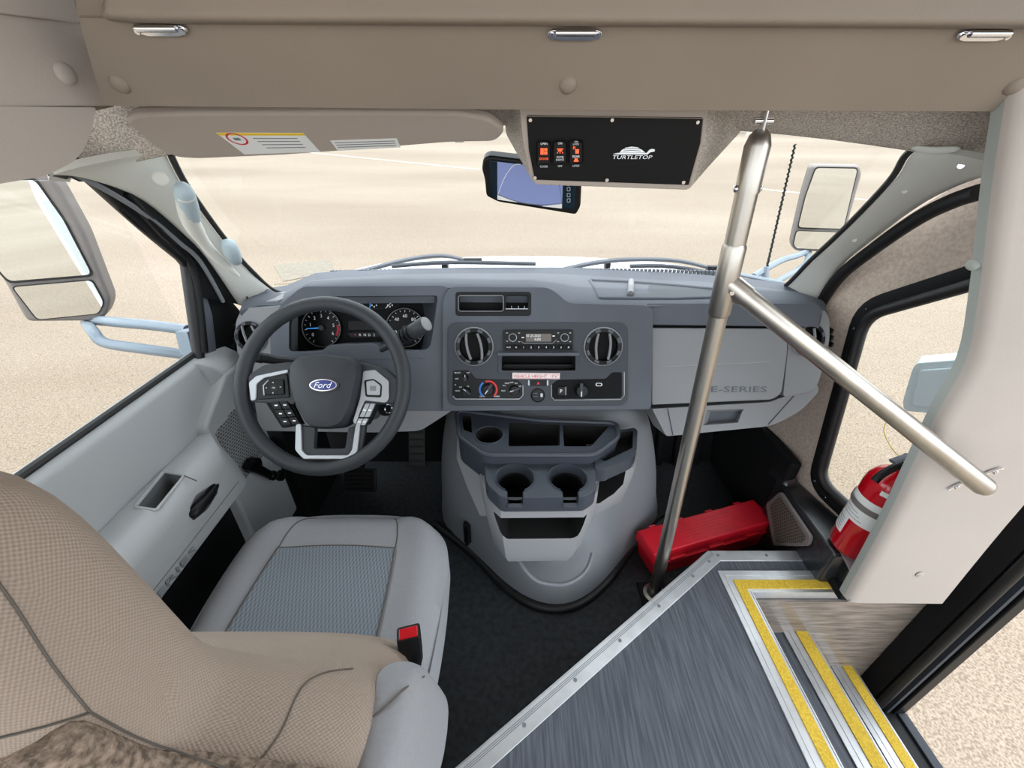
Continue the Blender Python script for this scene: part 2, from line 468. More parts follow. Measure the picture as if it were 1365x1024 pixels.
def loft_uv(o, n):
    """metres along and across a loft of rings of n points"""
    me = o.data; uv = me.uv_layers.new(name='UVMap'); vs = [v.co for v in me.vertices]; nr = len(vs) // n
    ref = max(range(nr), key=lambda i: sum((vs[i * n + j] - vs[i * n + (j + 1) % n]).length for j in range(n)))
    U = [0.0]
    for j in range(n): U.append(U[-1] + (vs[ref * n + j] - vs[ref * n + (j + 1) % n]).length)
    H = [0.0]
    for i in range(nr - 1): H.append(H[-1] + sum((vs[i * n + j] - vs[(i + 1) * n + j]).length for j in range(n)) / n)
    for p in me.polygons:
        js = [me.loops[l].vertex_index % n for l in p.loop_indices]; wrap = (0 in js and n - 1 in js)
        for l, j in zip(p.loop_indices, js):
            vi = me.loops[l].vertex_index; jj = n if (wrap and j == 0) else j
            uv.data[l].uv = (U[jj], H[vi // n])

# ================================================================ OUTSIDE
GZ = -0.86; GS = math.tan(R(5.0))             # lot rises gently ahead of the bus
def gz(y): return GZ + GS * y
g = mesh('ground', [(-160, -60, gz(-60)), (160, -60, gz(-60)), (160, 260, gz(260)), (-160, 260, gz(260))], [[0, 1, 2, 3]], 'ground', smooth=0)
tag(g, 'pale sunlit parking lot paving around the bus', 'pavement', kind='structure')
GP = Plane((0, 0, GZ), (0, -GS, 1))
def stripe(a, b, w, m='line_paint', name='painted_line'):
    A = GP.p(*a, 0.004); B = GP.p(*b, 0.004); t = (B - A).normalized(); s = GP.n.cross(t).normalized() * w / 2
    return mesh(name, [A - s, B - s, B + s, A + s], [[0, 1, 2, 3]], m, g, smooth=0)
stripe((380, 200), (640, 226), 0.12)
stripe((985, 249), (1190, 270), 0.12)
mesh('asphalt_patch', GP.pts([(365, 354), (440, 346), (445, 362), (378, 375)], 0.006), [[0, 1, 2, 3]], 'asphalt_patch', g, smooth=0)

# white body of the bus behind the driver's door, seen in the wing mirror
o = box('bus_body_side', (-1.18, -6.0, -0.55), (-0.92, -0.35, 0.85), 'body_white', bevel=0.02)
tag(o, 'white outer side panel of the bus behind the driver door', 'body panel', kind='structure')
# front end of the vehicle under the cab
VC = 0.06
rows = []
for Y, z, w in ((1.40, 0.815, 0.80), (1.55, 0.818, 0.79), (1.75, 0.792, 0.76), (1.95, 0.735, 0.72), (2.15, 0.62, 0.68), (2.25, 0.40, 0.66)):
    rows.append([(VC + w * s, Y, z - 0.05 * abs(s) ** 2.5 - (0.10 if abs(s) > 0.98 else 0)) for s in (-1, -0.9, -0.7, -0.45, -0.2, 0, 0.2, 0.45, 0.7, 0.9, 1)])
hood = root('vehicle_hood', 'white painted hood of the bus beyond the windshield', 'hood', (VC, 1.8, 0.4))
sheet('hood_panel', rows, 0.03, 'body_white', hood, subsurf=2)
# cowl strip with its toothed rubber edge
vs = []; fs = []
for i in range(96):
    u = 440 + i * 5.45; v = 359.5 + 0.000055 * (u - 690) ** 2
    p = PY(u, v, 1.385 - 0.00000055 * (u - 690) ** 2); q = PY(u + 3.4, v, p.y); k = len(vs)
    h = Vector((0, 0, 0.012)); d = Vector((0, 0.01, 0))
    vs += [p - h, q - h, q + h * .35, p + h * .35, p - h + d, q - h + d, q + h * .35 + d, p + h * .35 + d]
    fs += [[k, k + 1, k + 2, k + 3], [k + 7, k + 6, k + 5, k + 4], [k + 3, k + 2, k + 6, k + 7], [k, k + 3, k + 7, k + 4], [k + 1, k + 5, k + 6, k + 2]]
cowl = root('cowl_strip', 'toothed grey rubber cowl strip along the base of the windshield', 'weatherstrip', (VC, 1.39, 0.78))
tag(mesh('tooth', vs, fs, 'dash', cowl, smooth=0), kind='stuff')
tube('strip', [PY(u, 366 + 0.000055 * (u - 690) ** 2, 1.39 - 0.00000055 * (u - 690) ** 2) for u in range(430, 975, 20)], 0.007, 'rubber', cowl, seg=6)
for u in (593, 810):
    box('washer_nozzle', PY(u - 4, 362, 1.42) , PY(u + 4, 350, 1.43) + Vector((0, 0.02, 0)), 'black_plastic', cowl, bevel=0.003)

def wiper(arm, blade, label):
    w = root('windshield_wiper', label, 'wiper', PY(*arm[0], 1.42))
    tube('wiper_arm', spline([PY(u, v, 1.42) for u, v in arm], 4), [0.015 - 0.0003 * i for i in range(4 * (len(arm) - 1) + 1)], 'dash', w, seg=6, flat=0.6)
    tube('wiper_blade', spline([PY(u, v, 1.40) for u, v in blade], 4), 0.010, 'dash_dark', w, seg=6, flat=0.7)
    box('blade_clip', PY(arm[-1][0] - 12, arm[-1][1] + 3, 1.405), PY(arm[-1][0] + 12, arm[-1][1] - 3, 1.405) + Vector((0, 0.02, 0.004)), 'black_plastic', w, bevel=0.002)
wiper([(436, 371), (485, 361), (540, 347), (590, 341), (630, 350)], [(523, 355), (600, 350), (714, 352)], 'grey wiper resting below the driver side of the windshield')
wiper([(745, 361), (790, 351), (840, 346), (905, 348), (955, 360)], [(840, 355), (900, 356), (985, 372)], 'grey wiper resting below the passenger side of the windshield')

# radio antenna
an = root('antenna', 'thin black spiral radio antenna standing on the fender', 'antenna', PY(1020, 372, 1.62))
pts = [PY(1020 + 40 * t, 366 - 174 * t, 1.62) for t in [i / 24 for i in range(25)]]
tube('mast', pts, [0.0045 - 0.0018 * i / 24 for i in range(25)], 'black_plastic', an, seg=6)
tube('antenna_base', [PY(1018, 378, 1.62), PY(1022, 355, 1.62)], [0.018, 0.008], 'arm_grey', an, seg=10)
sp = []
for i in range(160):
    t = i / 159; p = PY(1020 + 40 * t, 366 - 174 * t, 1.62); a = i * 1.1
    sp.append(p + Vector((math.cos(a), math.sin(a), 0)) * 0.0045)
tube('spiral', sp, 0.0018, 'black_plastic', an, seg=4)

# wing mirrors
def mirror(name, label, o, n, outer, panes, depth):
    pl = Plane(o, n); r_ = root(name, label, 'mirror', pl.p(*outer[len(outer) // 2]))
    pslab('housing', pl, outer, 0.0, depth, 'mirror_shell', r_, bevel=0.012, segs=3)
    for i, pn in enumerate(panes):
        pslab('gasket', pl, [(u + (u - sum(a for a, _ in pn) / len(pn)) * 0.035, v + (v - sum(b for _, b in pn) / len(pn)) * 0.045) for u, v in pn], 0.004, 0.006, 'rubber', r_)
        pslab('mirror_glass', pl, pn, 0.006, 0.004, 'mirror', r_, smooth=0)
    return r_, pl
ML, mlp = mirror('wing_mirror', 'large two-pane wing mirror outside the driver door window', (-1.20, 1.06, 0.95), (0.385, -0.92, -0.05),
    rpoly([(-75, 232), (60, 226), (76, 246), (112, 310), (148, 402), (140, 423), (126, 429), (34, 430), (2, 372), (-70, 300)], 10),
    [rpoly([(-66, 244), (46, 240), (84, 293), (122, 366), (12, 375), (-60, 296)], 8), rpoly([(17, 383), (122, 374), (138, 403), (131, 418), (50, 426)], 6)], 0.06)
A = mlp.p(118, 426, -0.04)
tube('mirror_arm', spline([A, PX(160, 430, -1.08), PX(205, 434, -0.98), PX(250, 440, -0.88)], 5), 0.014, 'arm_grey', ML, seg=10)
tube('mirror_arm', spline([A + Vector((-.01, 0, -.01)), PX(124, 442, -1.14), PX(140, 457, -1.10), PX(190, 465, -0.98), PX(250, 473, -0.88)], 5), 0.014, 'arm_grey', ML, seg=10)
slab('mount_plate', [PX(232, 442, -0.875), PX(254, 436, -0.875), PX(262, 470, -0.875), PX(256, 486, -0.875), PX(240, 474, -0.875)], (0.035, 0, 0), 'arm_grey', ML, bevel=0.004)

MR, mrp = mirror('wing_mirror', 'two-pane wing mirror on a looped arm beyond the passenger pillar', (1.22, 1.75, 0.98), (-0.24, -0.965, -0.07),
    rpoly([(1082, 220), (1148, 221), (1150, 232), (1122, 330), (1108, 337), (1060, 335), (1055, 325), (1070, 260)], 7),
    [rpoly([(1088, 224), (1143, 225), (1124, 305), (1064, 303), (1074, 262)], 5), rpoly([(1062, 308), (1122, 310), (1112, 330), (1106, 333), (1062, 331), (1058, 326)], 4)], 0.05)
B = mrp.p(1078, 334, -0.03)
tube('mirror_arm', spline([B, PY(1075, 350, 1.72), PY(1060, 362, 1.68), PY(1042, 372, 1.62), PY(1030, 380, 1.58)], 5), 0.012, 'arm_grey', MR, seg=8)
tube('mirror_arm', spline([B, PY(1062, 341, 1.72), PY(1040, 348, 1.68), PY(1005, 368, 1.60)], 5), 0.012, 'arm_grey', MR, seg=8)
tube('arm_brace', [PY(985, 366, 1.58), PY(1040, 377, 1.58)], 0.008, 'arm_grey', MR, seg=8)
box('mount_plate', PY(1008, 384, 1.56), PY(1040, 372, 1.62), 'arm_grey', MR, bevel=0.004)

# pale housing seen through the side window
hp = Plane((1.16, 0.86, 0.66), (-0.75, -0.66, 0.1))
hs = root('exterior_housing', 'pale grey plastic housing outside the passenger side window', 'housing', hp.p(1225, 560))
pslab('shell', hp, rpoly([(1216, 492), (1222, 484), (1300, 478), (1290, 556), (1205, 548), (1203, 536)], 6), 0.0, 0.09, 'pale_housing', hs, bevel=0.012, segs=3)
pslab('rim', hp, rpoly([(1226, 494), (1300, 489), (1290, 548), (1215, 541)], 5), 0.008, 0.012, 'pale_housing', hs, bevel=0.003)

# ================================================================ SHELL OF THE CAB
fl = box('floor', (-0.84, -0.9, -0.04), (0.62, 1.50, 0.0), 'rubber_floor'); tag(fl, 'black ribbed rubber cab floor', 'floor', kind='structure')
box('footwell', (0.62, 0.80, -0.04), (0.98, 1.50, 0.0), 'rubber_floor', fl)
wf = slab('wall_front', [(-0.86, 1.42, 0.70), (-0.86, 1.42, 0.20), (-0.86, 1.37, 0.0), (-0.86, 1.46, -0.03), (-0.86, 1.46, 0.70)], (1.86, 0, 0), 'black_soft'); tag(wf, 'black firewall below the dashboard', 'wall', kind='structure')
# ridges pressed into the passenger footwell
for x in (0.62, 0.70, 0.78):
    slab('pressed_rib', [(x, 1.40, 0.60), (x, 1.39, 0.20), (x, 1.34, 0.0), (x, 1.43, 0.0), (x, 1.43, 0.60)], (0.035, 0, 0), 'black_soft', wf, bevel=0.012)
roof = box('ceiling', (-1.18, -1.7, 1.86), (1.32, 0.60, 1.92), 'vinyl_light'); tag(roof, 'pale ceiling of the bus above the cab opening', 'ceiling', kind='structure')
slab('cab_roof', [(-0.78, 0.55, 1.88), (-0.78, 0.60, 1.93), (-0.78, 0.95, 1.36), (-0.78, 0.93, 1.30)], (1.66, 0, 0), 'body_white', roof)

# headliner over the windscreen
def hl(u, v): return PY(u, v, 0.86)
rows = [[(-0.64, 0.74, 1.31), (-0.55, 0.70, 1.345), (-0.3, 0.69, 1.35), (0.06, 0.69, 1.355), (0.4, 0.69, 1.35), (0.66, 0.69, 1.345), (0.95, 0.69, 1.33)],
        [(-0.72, 0.79, 1.26), (-0.60, 0.77, 1.30), (-0.3, 0.74, 1.305), (0.06, 0.74, 1.31), (0.4, 0.74, 1.305), (0.68, 0.74, 1.29), (0.92, 0.74, 1.26)],
        [PX(60, 244, -0.70), PY(190, 222, 0.82), hl(420, 178), hl(690, 176), hl(1000, 179), PY(1215, 213, 0.84), PX(1350, 226, 0.86)]]
hlin = sheet('headliner', rows, 0.02, 'headliner', roof, subsurf=2)
o = sheet('map_recess', [[PY(1205, 194, 0.83), PY(1240, 200, 0.80), PY(1285, 192, 0.77)], [PY(1212, 204, 0.83), PY(1245, 209, 0.80), PY(1280, 204, 0.77)]], 0.008, 'pillar_grey', roof, subsurf=2)

# pillars beside the windscreen
tl = root('trim_1', 'light grey pillar trim with grab handle beside the driver', 'pillar', PX(320, 400, -0.74), kind='structure')
def pillar(name, Dp, Wp, side, parent, wrap=True):
    A = spline(Dp, 5); B = spline(Wp, 5); rows = []
    for a, b in zip(A, B):
        w = (b - a).length; r_ = []
        if wrap: r_.append(a + Vector((-side * 0.03, 0.02, 0)))
        for t in (0, .08, .25, .5, .75, .92, 1):
            h = math.sin(math.pi * t) ** .6 * min(.02, w * .12)
            r_.append(a.lerp(b, t) + Vector((side * h * .7, -h * .7, h * .3)))
        rows.append(r_)
    return sheet(name, rows, 0.010, 'pillar_grey', parent, smooth=60)
D = [PX(u, v, x) for u, v, x in ((72, 233, -.66), (111, 237, -.68), (164, 253, -.70), (202, 273, -.715), (243, 308, -.735), (278, 344, -.75), (322, 408, -.765))]
Wd = [PY(u, v, y) for u, v, y in ((222, 205, .85), (224, 212, .86), (241, 244, .90), (268, 283, .96), (297, 321, 1.03), (330, 360, 1.11), (372, 392, 1.20))]
pillar('pillar_cover', D, Wd, 1, tl)
tube('rubber_edge', spline([p + Vector((0.004, 0.006, 0)) for p in Wd] + [PY(425, 376, 1.27)], 5), 0.006, 'rubber', tl, seg=8)
def pil(u, v, off=0.03): # point standing a little off the pillar
    y = 0.80 + (v - 230) / 150 * 0.26; return PY(u, v, y - off)
hd = tube('grab_handle', spline([pil(246, 258), pil(252, 290), pil(268, 318), pil(290, 344), pil(318, 368)], 5), [0.016] * 9 + [0.014, 0.013, 0.012, 0.012, 0.012, 0.012, 0.011, 0.010, 0.009, 0.007, 0.005, 0.004, 0.003], 'pillar_grey', tl, seg=12)
pg = mat('handle_pad', (172, 188, 196), 0.6)
tube('mount_pad', spline([pil(242, 246, .02), pil(247, 262, .03), pil(253, 282, .028), pil(257, 298, .015)], 4), [0.017 * max(.05, 1 - abs(i / 6 - 1) ** 3.5) ** .5 for i in range(13)], 'handle_pad', hd, seg=12)
tube('mount_pad', spline([pil(302, 320, .0), pil(308, 334, .012), pil(316, 350, .0)], 4), [0.017 * max(.05, 1 - abs(i / 4 - 1) ** 3) ** .5 for i in range(9)], 'handle_pad', hd, seg=12)
button('trim_plug', pil(214, 238, 0.008), (0.35, -0.85, -0.2), 0.0125, 0.004, 'pillar_grey', tl)

tr = root('trim_2', 'light grey pillar trim on the passenger side of the windshield', 'pillar', PX(1095, 405, 0.85), kind='structure')
D2 = [PX(u, v, x) for u, v, x in ((1345, 224, .80), (1300, 238, .815), (1263, 252, .825), (1218, 276, .835), (1162, 317, .85), (1114, 358, .86), (1085, 404, .87))]
W2 = [PY(u, v, y) for u, v, y in ((1222, 200, .84), (1211, 211, .85), (1196, 236, .88), (1166, 269, .93), (1125, 310, 1.01), (1085, 347, 1.10), (1040, 389, 1.22))]
pillar('pillar_cover', D2, W2, -1, tr)
tube('rubber_edge', spline([p + Vector((-0.004, 0.006, 0)) for p in W2] + [PY(1000, 386, 1.30)], 5), 0.006, 'rubber', tr, seg=8)
for i, (u, v) in enumerate([(1281, 221), (1206, 255), (1139, 320)]):
    q = drop([bpy.data.objects['pillar_cover.001']], u, v, 0.0) or PX(u, v, .8)
    disc('screw_head', q, (CAM - q), 0.005, 0.003, 'chrome' if i == 0 else 'pillar_grey', tr, seg=12)

# windscreen glass
w1 = root('window_1', 'wide curved windshield glass above the dashboard', 'window', (VC, 1.36, 0.84), kind='structure')
rows = []
for t in (0, 0.5, 1):
    row = []
    for s in (-1, -0.85, -0.5, 0, 0.5, 0.85, 1):
        top = Vector((VC + s * 0.80, 0.90 - 0.06 * s * s, 1.265 - 0.02 * s * s)); bot = Vector((VC + s * 0.92, 1.45 - 0.17 * s * s, 0.80 - 0.01 * s * s))
        row.append(top.lerp(bot, t))
    rows.append(row)
sheet('pane', rows, 0.005, 'glass', w1, subsurf=1)

# ================================================================ DRIVER DOOR
dr = root('door_1', 'grey moulded driver door with armrest and window crank', 'door', (-0.78, 0.5, 0.36), kind='structure')
prof = [(-0.84, 0.752), (-0.800, 0.752), (-0.784, 0.742), (-0.777, 0.70), (-0.768, 0.60), (-0.758, 0.46), (-0.758, 0.38), (-0.84, 0.38)]
slab('door_panel', [(x, -0.10, z) for x, z in prof], (0, 1.03, 0), 'door_grey', dr, bevel=0.008, segs=3)
slab('lower_front_panel', [(-0.745, 0.80, 0.625), (-0.745, 0.93, 0.70), (-0.745, 1.00, 0.70), (-0.745, 1.00, 0.12), (-0.745, 0.78, 0.12)], (-0.09, 0, 0), 'door_grey', dr, bevel=0.01, segs=3)
slab('sill_front', [(-0.84, 0.90, 0.755), (-0.77, 0.90, 0.755), (-0.75, 0.93, 0.70), (-0.75, 1.04, 0.70), (-0.84, 1.04, 0.755)], (0, 0, -0.08), 'door_grey', dr, bevel=0.01)
tube('window_seal', [(-0.808, -0.1, 0.757), (-0.808, 0.45, 0.757), (-0.808, 0.93, 0.757)], 0.008, 'rubber', dr, seg=8)
ap = rpoly([(-0.768, 0, 0.606), (-0.70, 0, 0.612), (-0.668, 0, 0.592), (-0.664, 0, 0.53), (-0.672, 0, 0.472), (-0.765, 0, 0.468)], [0.002, 0.02, 0.02, 0.02, 0.01, 0.002])
def fy(x, z): return 0.835 - (x + 0.768) / 0.104 * 0.105 + (0.606 - z) * 0.25
arm = loft('armrest', [[(x, -0.05, z) for x, y, z in ap], [(x, fy(x, z) - .02, z) for x, y, z in ap], [(x - .006, fy(x, z), z - .004 if z > .55 else z + .004) for x, y, z in ap]], 'door_grey', dr, bevel=0.004, smooth=30)
AP = Plane((0, 0, .608), (0, 0, 1)); AF = Plane((-.665, 0, .5), (1, 0, 0), (0, 1, 0))
cut(arm, cutter(AP, rpoly([(180, 677), (219, 629), (247, 634), (209, 681)], 4), 0, .055, 'cover_grey'), cutter(AF, rpoly([(254, 678), (263, 660), (288, 643), (291, 656), (276, 680), (257, 695)], 4), 0, .014, 'cover_grey'))
tube('pocket_rim', [p + Vector((0, 0, .001)) for p in AP.pts(rpoly([(180, 677), (219, 629), (247, 634), (209, 681)], 4), 0)], 0.0035, 'door_grey', arm, seg=8, closed=True)
slab('armrest_seam', [PZ(245, 633, 0.615), PZ(262, 640, 0.615), PZ(262, 641, 0.615), PZ(245, 634, 0.615)], (0, 0, -0.003), 'seam', arm)
tube('armrest_seam', [(-0.667, 0.0, 0.512), (-0.667, 0.735, 0.512)], 0.0016, 'seam', arm, seg=4)
lv = tube('inner_handle', spline([PX(253, 690, -0.668), PX(262, 680, -0.664), PX(278, 663, -0.664), PX(289, 646, -0.67)], 4), [0.006, 0.009, 0.011, 0.012, 0.012, 0.012, 0.011, 0.011, 0.010, 0.009, 0.008, 0.007, 0.005], 'black_plastic', dr, seg=10)
slab('handle_paddle', [PX(u, v, -0.685) for u, v in ((266, 672), (284, 650), (288, 655), (272, 676))], (-0.01, 0, 0), 'silver', lv, bevel=0.002)
text('embossed_lettering', 'E-SERIES', (-0.6665, 0.475, 0.493), (0, 1, 0), (0, 0, 1), 0.016, 'cover_grey', arm, width=0.17)
pgp = Plane((-0.745, 0.9, 0.5), (1, 0, 0), (0, 1, 0))
slab('speaker_grille', pgp.pts(rpoly([(288, 578), (318, 538), (356, 596), (322, 642), (310, 624)], 2), 0.003), (-0.006, 0, 0), 'door_grille', dr, bevel=0.001)
tube('panel_seam', [pgp.p(290, 576, .002), pgp.p(322, 644, .002), pgp.p(358, 596, .002)], 0.0014, 'seam', dr, seg=4)
ck = disc('window_crank', pgp.p(330, 620), (1, 0, 0), 0.021, 0.030, 'black_gloss', dr)
tube('crank_arm', [pgp.p(330, 620, .024), pgp.p(345, 626, .03), pgp.p(361, 634, .026)], [0.015, 0.013, 0.012], 'black_gloss', ck, seg=10)
lathe('crank_knob', [(0, 0), (0.014, 0), (0.015, 0.01), (0.011, 0.016), (0.017, 0.026), (0.016, 0.036), (0, 0.039)], pgp.p(361, 634, .026), (1, 0, 0), 'black_gloss', ck)
# frame of the door window: front post, sail panel and the channel that climbs the pillar
def fx(u, v, k=0): return PX(u, v, -0.80 + k)
tube('window_channel', spline([fx(266, 482), fx(259, 430), fx(248, 352)], 4) + spline([fx(240, 342, .01), fx(190, 300, .035), fx(128, 243, .075), fx(60, 180, .12)], 4), 0.013, 'rubber', dr, seg=10)
tube('window_channel', spline([fx(272, 470, .01), fx(256, 355, .015), fx(215, 310, .045), fx(165, 255, .08)], 5), 0.010, 'black_plastic', dr, seg=10)
FL = spline([PX(u, v, x) for u, v, x in ((60, 205, -.70), (123, 246, -.725), (160, 282, -.745), (195, 312, -.765), (231, 341, -.785), (252, 356, -.79), (262, 395, -.795))], 5)
FD = spline([p + Vector((-.012, 0.012, 0)) for p in D], 5)
sheet('frame_seal', [[a, a.lerp(b, .5) + Vector((.006, -.004, 0)), b] for a, b in zip(FL, FD)], 0.008, 'black_plastic', dr, smooth=60)
tube('seal_lip', [a.lerp(b, .55) + Vector((.008, -.006, 0)) for a, b in zip(FL, FD)], 0.005, 'print_grey', dr, seg=6)
slab('sail_panel', [fx(258, 352, .0), fx(262, 346, .0), fx(322, 415, .0), fx(322, 470, .0), fx(276, 474, .0)], (-0.02, 0, 0), 'black_soft', dr, bevel=0.006)
slab('sail_cover', [fx(252, 350, .004), fx(266, 360, .004), fx(284, 420, .004), fx(290, 472, .004), fx(272, 474, .004)], (-0.02, 0, 0), 'dash', dr, bevel=0.004)
pane = sheet('window_3', [[(-0.812, 0.0, 0.74), (-0.812, 0.5, 0.74), (-0.812, 0.94, 0.74)], [(-0.745, 0.0, 1.2), (-0.75, 0.45, 1.2), (-0.765, 0.86, 1.16)]], 0.004, 'glass'); tag(pane, 'clear roll-up glass of the driver door', 'window', kind='structure')
# sill under the door, black where the lower door lies in shade
o = box('trim_3', (-0.86, -0.6, 0.0), (-0.775, 1.30, 0.40), 'black_soft'); tag(o, 'sill and footwell side below the driver door, black for the shade there', 'sill', kind='structure')
box('footwell_shade', (-0.86, 1.05, 0.0), (-0.74, 1.30, 0.72), 'black_soft', o)

# padded vinyl panels above the driver door
wl = root('wall_left', 'padded beige vinyl panels above the driver door', 'wall', (-0.66, 0.3, 1.18), kind='structure')
LP = Plane((-0.60, 0.70, 1.28), (0.985, -0.17, -0.05), (0, 1, 0))
pslab('backing', LP, [(-260, -90), (112, -90), (152, 90), (152, 142), (118, 150), (-260, 200)], -0.012, 0.01, 'vinyl', wl)
pslab('upper_pad', LP, rpoly([(-260, 0), (-260, -60), (60, -60), (96, -20), (107, 31), (0, 18), (-260, -16)], 3), 0.02, 0.03, 'vinyl_light', wl, bevel=0.008, segs=3)
pslab('middle_pad', LP, rpoly([(-260, -14), (0, 18), (106, 31), (142, 141), (0, 142), (-260, 142)], 3), 0.012, 0.03, 'vinyl_light', wl, bevel=0.008, segs=3)
pslab('lower_pad', LP, rpoly([(-260, 142), (0, 142), (129, 143), (122, 175), (106, 212), (60, 235), (0, 245), (-260, 275)], [2, 2, 6, 12, 20, 12, 2, 2]), 0.018, 0.05, 'vinyl_light', wl, bevel=0.014, segs=4)
slab('upper_wall', [(-0.735, -0.45, 1.36), (-0.60, 0.70, 1.36), (-0.60, 0.70, 1.86), (-0.735, -0.45, 1.86)], (-0.03, 0, 0), 'vinyl_light', wl)
button('trim_button', LP.p(87, 98, 0.012), LP.n, 0.013, 0.006, 'vinyl_light', wl)

# ================================================================ PASSENGER SIDE WALL
def wx(y): return 0.90 + (1.10 - y) * 0.214       # the side wall splays out towards the wider body
RW = Plane((wx(1.10), 1.10, 0.5), (-1, -0.214, 0), (0, -1, 0))
OUT = Vector((1, 0.214, 0)).normalized()
wr = slab('wall_right', [(wx(y), y, z) for y, z in ((0.66, 0.28), (0.80, 0.20), (0.86, 0.0), (1.14, 0.0), (1.17, 0.80), (1.16, 0.86), (1.07, 1.02), (0.93, 1.17), (0.80, 1.27), (0.66, 1.32))], OUT * 0.02, 'wall_cloth'); tag(wr, 'beige cloth side wall around the passenger window', 'wall', kind='structure')
wp = [RW.p(u, v) for u, v in ((1093, 640), (1155, 421), (1290, 382))]
sl_ = (wp[2].z - wp[1].z) / (wp[2].y - wp[1].y)
W3 = rpoly([wp[0], wp[1], Vector((wx(0.67), 0.67, wp[2].z + sl_ * (0.67 - wp[2].y))), Vector((wx(0.67), 0.67, wp[0].z - .01))], 0.05, 5)
cut(wr, slab('c', [Vector(p) - OUT * 0.1 for p in W3], OUT * 0.3, None))
XR = 0.9
w2 = root('window_2', 'fixed side window in a black rubber frame beside the passenger footwell', 'window', (XR, 0.85, 0.33), kind='structure')
tube('rubber_frame', [Vector(p) + Vector((-0.004, 0, 0)) for p in W3], 0.0155, 'rubber', w2, seg=12, closed=True, flat=0.9)
cen = sum((Vector(p) for p in W3), Vector()) / len(W3)
tube('rubber_frame', [cen + (Vector(p) - cen) * 1.085 + Vector((-0.003, 0, 0)) for p in W3], 0.02, 'black_soft', w2, seg=10, closed=True, flat=0.35, up=(1, 0, 0))
slab('pane', [Vector(p) + OUT * 0.008 for p in W3], (0.005, 0, 0), 'glass', w2, smooth=0)
for i in range(0, len(W3), 3):
    q = cen + (Vector(W3[i]) - cen) * 1.08
    disc('frame_screw', q + Vector((-0.011, 0, 0)), (-1, 0, 0), 0.0035, 0.002, 'chrome', w2, seg=8)
# black weather seal climbing the pillar
tube('trim_4', spline([p + Vector((0.02, 0.0, -0.022)) for p in D2[1:]] + [Vector((0.885, 1.10, 0.70))], 5), 0.015, 'rubber', seg=10)
tag(bpy.data.objects['trim_4'], 'black rubber weather seal along the passenger pillar', 'weather seal', kind='structure')
# black ledge below the window with its side grille
lg = root('window_ledge', 'glossy black ledge below the passenger side window', 'ledge', (0.9, 0.85, 0.0))
slab('ledge_body', [(0.862, 0.70, 0.275), (0.862, 0.99, 0.275), (wx(.99), 0.99, 0.275), (wx(.70), 0.70, 0.275)], (0, 0, -0.275), 'black_paint', lg, bevel=0.010, segs=3)
box('footwell_shade', (0.868, 0.96, 0.0), (0.905, 1.42, 0.36), 'black_soft', lg, bevel=0.01)  # added black slab standing in for the dark the wall cloth fades into
loft('raised_bump', [[(0.864, 0.94, 0.25), (0.92, 0.94, 0.25), (0.91, 1.04, 0.25), (0.864, 1.04, 0.25)], [(0.868, 0.955, 0.285), (0.91, 0.955, 0.30), (0.905, 1.03, 0.33), (0.870, 1.03, 0.31)]], 'black_paint', lg, bevel=0.012, segs=3)
gp = Plane((0.855, 0.86, 0.15), (-1, 0, 0), (0, -1, 0))
gr = root('floor_vent_grille', 'small perforated speaker grille on the black ledge beside the red box', 'grille', gp.p(1050, 725))
pslab('grille_frame', gp, rpoly([(1039, 655), (1080, 716), (1076, 728), (1030, 728), (1020, 672)], 4), 0.006, 0.012, 'mirror_shell', gr, bevel=0.003)
pslab('mesh_insert', gp, rpoly([(1039, 661), (1074, 716), (1070, 724), (1034, 724), (1026, 674)], 3), 0.0075, 0.004, 'vent_mesh', gr)

# ================================================================ DASHBOARD
DT = R(22)
DP = Plane((0, 1.02, 0.79), (0, -math.cos(DT), math.sin(DT)))
db = root('dashboard', 'grey moulded dashboard with gauges, radio stack and glove box', 'dashboard', (VC, 1.2, 0.5))
def vent(u, v, rpx, off, parent, tilt=0.12, pl=DP, also=()):
    s = pl.sc(u, v); r_ = rpx * s; c = pl.p(u, v, off)
    for ob in (parent,) + tuple(also): cut(ob, lathe('c', [(0, -0.04), (r_ * .9, -0.04), (r_ * .9, 0.05), (0, 0.05)], c, pl.n, 'recess_shade'))
    V = lathe('air_vent', [(r_ * 1.04, -0.004), (r_ * 1.04, 0.003), (r_ * .98, 0.006), (r_ * .80, 0.004), (r_ * .78, -0.02), (0, -0.022)], c, pl.n, 'black_plastic', parent, 32)
    lathe('vent_ring', [(r_ * 1.08, -0.002), (r_ * 1.08, 0.002), (r_ * 1.02, 0.004), (r_ * 1.02, -0.002)], c, pl.n, 'dash_light', V, 32)
    disc('vent_throat', c - pl.n * 0.018, pl.n, r_ * .78, 0.002, 'recess_shade', V)
    for sx in (-0.30, 0.30):
        pts = [c + pl.e1 * (r_ * (sx + tilt * t + 0.10 * math.cos(t * 1.5) * (1 if sx > 0 else -1))) + pl.e2 * (-r_ * .72 * t) + pl.n * 0.002 for t in (-1, -.6, -.2, .2, .6, 1)]
        tube('vane', pts, 0.0035, 'dash_light', V, seg=6)
    for k in range(8):
        a = R(45 * k + 22); e = pl.e1 * math.cos(a) + pl.e2 * math.sin(a); f = pl.e2 * math.cos(a) - pl.e1 * math.sin(a)
        obox('ring_tab', c + e * r_ * .90 + pl.n * 0.005, e * r_ * .07, f * r_ * .14, pl.n * 0.002, 'dash', V)
    return V

